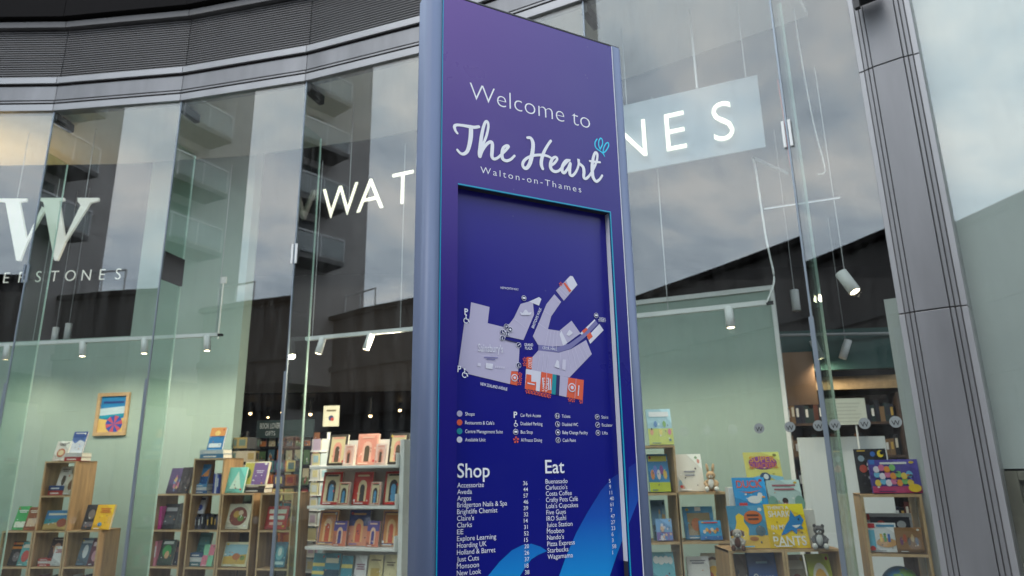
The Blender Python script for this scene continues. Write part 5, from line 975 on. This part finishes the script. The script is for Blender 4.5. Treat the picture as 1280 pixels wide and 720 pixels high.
# gift corner in the middle
PGi = Plane((0, 9.6), -8)
t0, t1 = tx(PGi, 321, 535), tx(PGi, 392, 535); z0, z1 = PGi.tz(356, 547)[1], PGi.tz(356, 525)[1]
gf = thing('gift_sign', 'dark green BOOK LOVERS GIFTS sign above the gift shelves', 'sign', PGi.pt((t0+t1)/2, 0, z0)); b = MB(); facet_box(b, PGi, t0, t1, 0, .03, z0, z1, mat('sign_green', (.035, .06, .06), .6)); b.build('board', gf)
b = MB(); put_text(b, 'BOOK LOVERS', PGi.pt(t0+.05, -.002, z0+.135), PGi.X, PGi.Z, .33, .075, M_white); put_text(b, 'GIFTS', PGi.pt(t0+.14, -.002, z0+.035), PGi.X, PGi.Z, .15, .06, M_white); b.build('lettering', gf)
gsf = thing('gift_shelf', 'black wire gift shelf crowded with cards under the dark sign', 'shelf', PGi.pt((t0+t1)/2, .1, 0)); b = MB(); facet_box(b, PGi, t0, t1+.1, .26, .29, .03, z0-.01, M_black); b.build('back_panel', gsf)
rn = random.Random(9); n_ = 0
where = ['far left', 'left of centre', 'centre', 'right of centre', 'far right', 'outer right', 'outermost right']
PALs = [(70,110,130),(200,190,160),(190,120,70),(120,80,110),(90,120,80),(210,205,200),(150,60,60)]
for r_i, (z, hh) in enumerate(((1.98, .20), (1.72, .22), (1.44, .24), (1.15, .25))):
    b = MB(); facet_box(b, PGi, t0, t1+.1, .03, .255, z-.015, z, M_black); b.build('shelf', gsf)
    for i in range(7):
        ta = t0+.02+i*(t1+.08-t0)/7; wd_ = .09; c_ = rn.choice(PALs); h_ = hh*rn.uniform(.8, 1)
        p0 = PGi.pt(ta+wd_/2, .1, z); o = thing('greeting_card', 'small %s gift card %s on row %s of the gift shelf' % (['teal','cream','orange','plum','green','white','red'][PALs.index(c_)], where[i], ['one','two','three','four'][r_i]), 'card', p0)
        b = MB(); facet_box(b, PGi, ta, ta+wd_, .1, .112, z+.001, z+h_, C3(*c_)); b.build('card_face', o); b = MB(); art_mesh(b, PGi.pt(ta+wd_/2, .1, z), PGi.X, PGi.Z, wd_, h_, scene_art(rn, [rn.choice(PALs), rn.choice(PALs), rn.choice(PALs), (230,225,210)], 4)); b.build('card_print', o)
def spinner(label, px, py, Y, r_, z0_, rows, cols, pal, wire, cat='card rack'):
    p = Plane((0, Y), 0).at(px, py); p.z = 0; o = thing('card_spinner', label, cat, p); b = MB(); b.tube([p+V((0, 0, .03)), p+V((0, 0, z0_+rows*.17+.05))], .02, wire); b.build('pole', o); rn = random.Random(px)
    b = MB(); b.tube([p+V((0, 0, .03)), p+V((0, 0, .06))], r_*1.1, wire, 20); b.build('base', o)
    for j in range(rows):
        b = MB(); z = z0_+j*.17
        for i in range(cols):
            a = 2*pi*i/cols; X = V((-sin(a), cos(a), 0)); N2 = V((cos(a), sin(a), 0)); b.frame(p+N2*r_, X, N2, (0, 0, 1), C3(*rn.choice(pal)), -.06, .06, -.008, 0, z, z+.135); b.frame(p+N2*r_, X, N2, (0, 0, 1), C3(*rn.choice(pal)), -.04, .04, .0005, .003, z+.03, z+.11); b.frame(p+N2*r_, X, N2, (0, 0, 1), wire, -.065, .065, -.01, .012, z-.012, z-.002)
        b.build('card_tier', o)
spinner('black wire spinner of gold and teal gifts at the left of the gift sign', 308, 560, 9.1, .15, .9, 7, 8, [(150,130,80),(90,110,100),(50,50,52),(170,160,140)], M_black)
spinner('white card spinner with pale cards behind the white stand', 410, 560, 8.6, .19, .5, 9, 9, [(205,215,215),(160,190,200),(220,210,160),(190,170,190),(215,215,210)], M_white)
spinner('dark paperback spinner behind the oak columns in the middle window', 352, 590, 8.9, .2, .6, 7, 9, [(190,110,60),(60,110,120),(160,60,60),(70,60,90),(200,180,120)], M_black)
pc = Plane((0, 8.6), -5); t0, t1 = tx(pc, 404, 520), tx(pc, 424, 520); z0, z1 = pc.tz(414, 533)[1], pc.tz(414, 507)[1]
cn = thing('card_notice', 'small cream notice with a dark emblem above the white card spinner', 'notice', pc.pt(t0, 0, z0)); b = MB(); facet_box(b, pc, t0, t1, 0, .006, z0, z1, mat('notice_cream', (.58, .55, .42), .7)); b.build('sheet', cn); b = MB(); art_mesh(b, pc.pt((t0+t1)/2, 0, z0), pc.X, pc.Z, t1-t0, z1-z0, [('d',.5,.4,.16,.13,(60,70,110)),('d',.58,.34,.1,.08,(190,70,60)),('r',.2,.72,.8,.8,(120,110,90))]); b.build('emblem', cn)
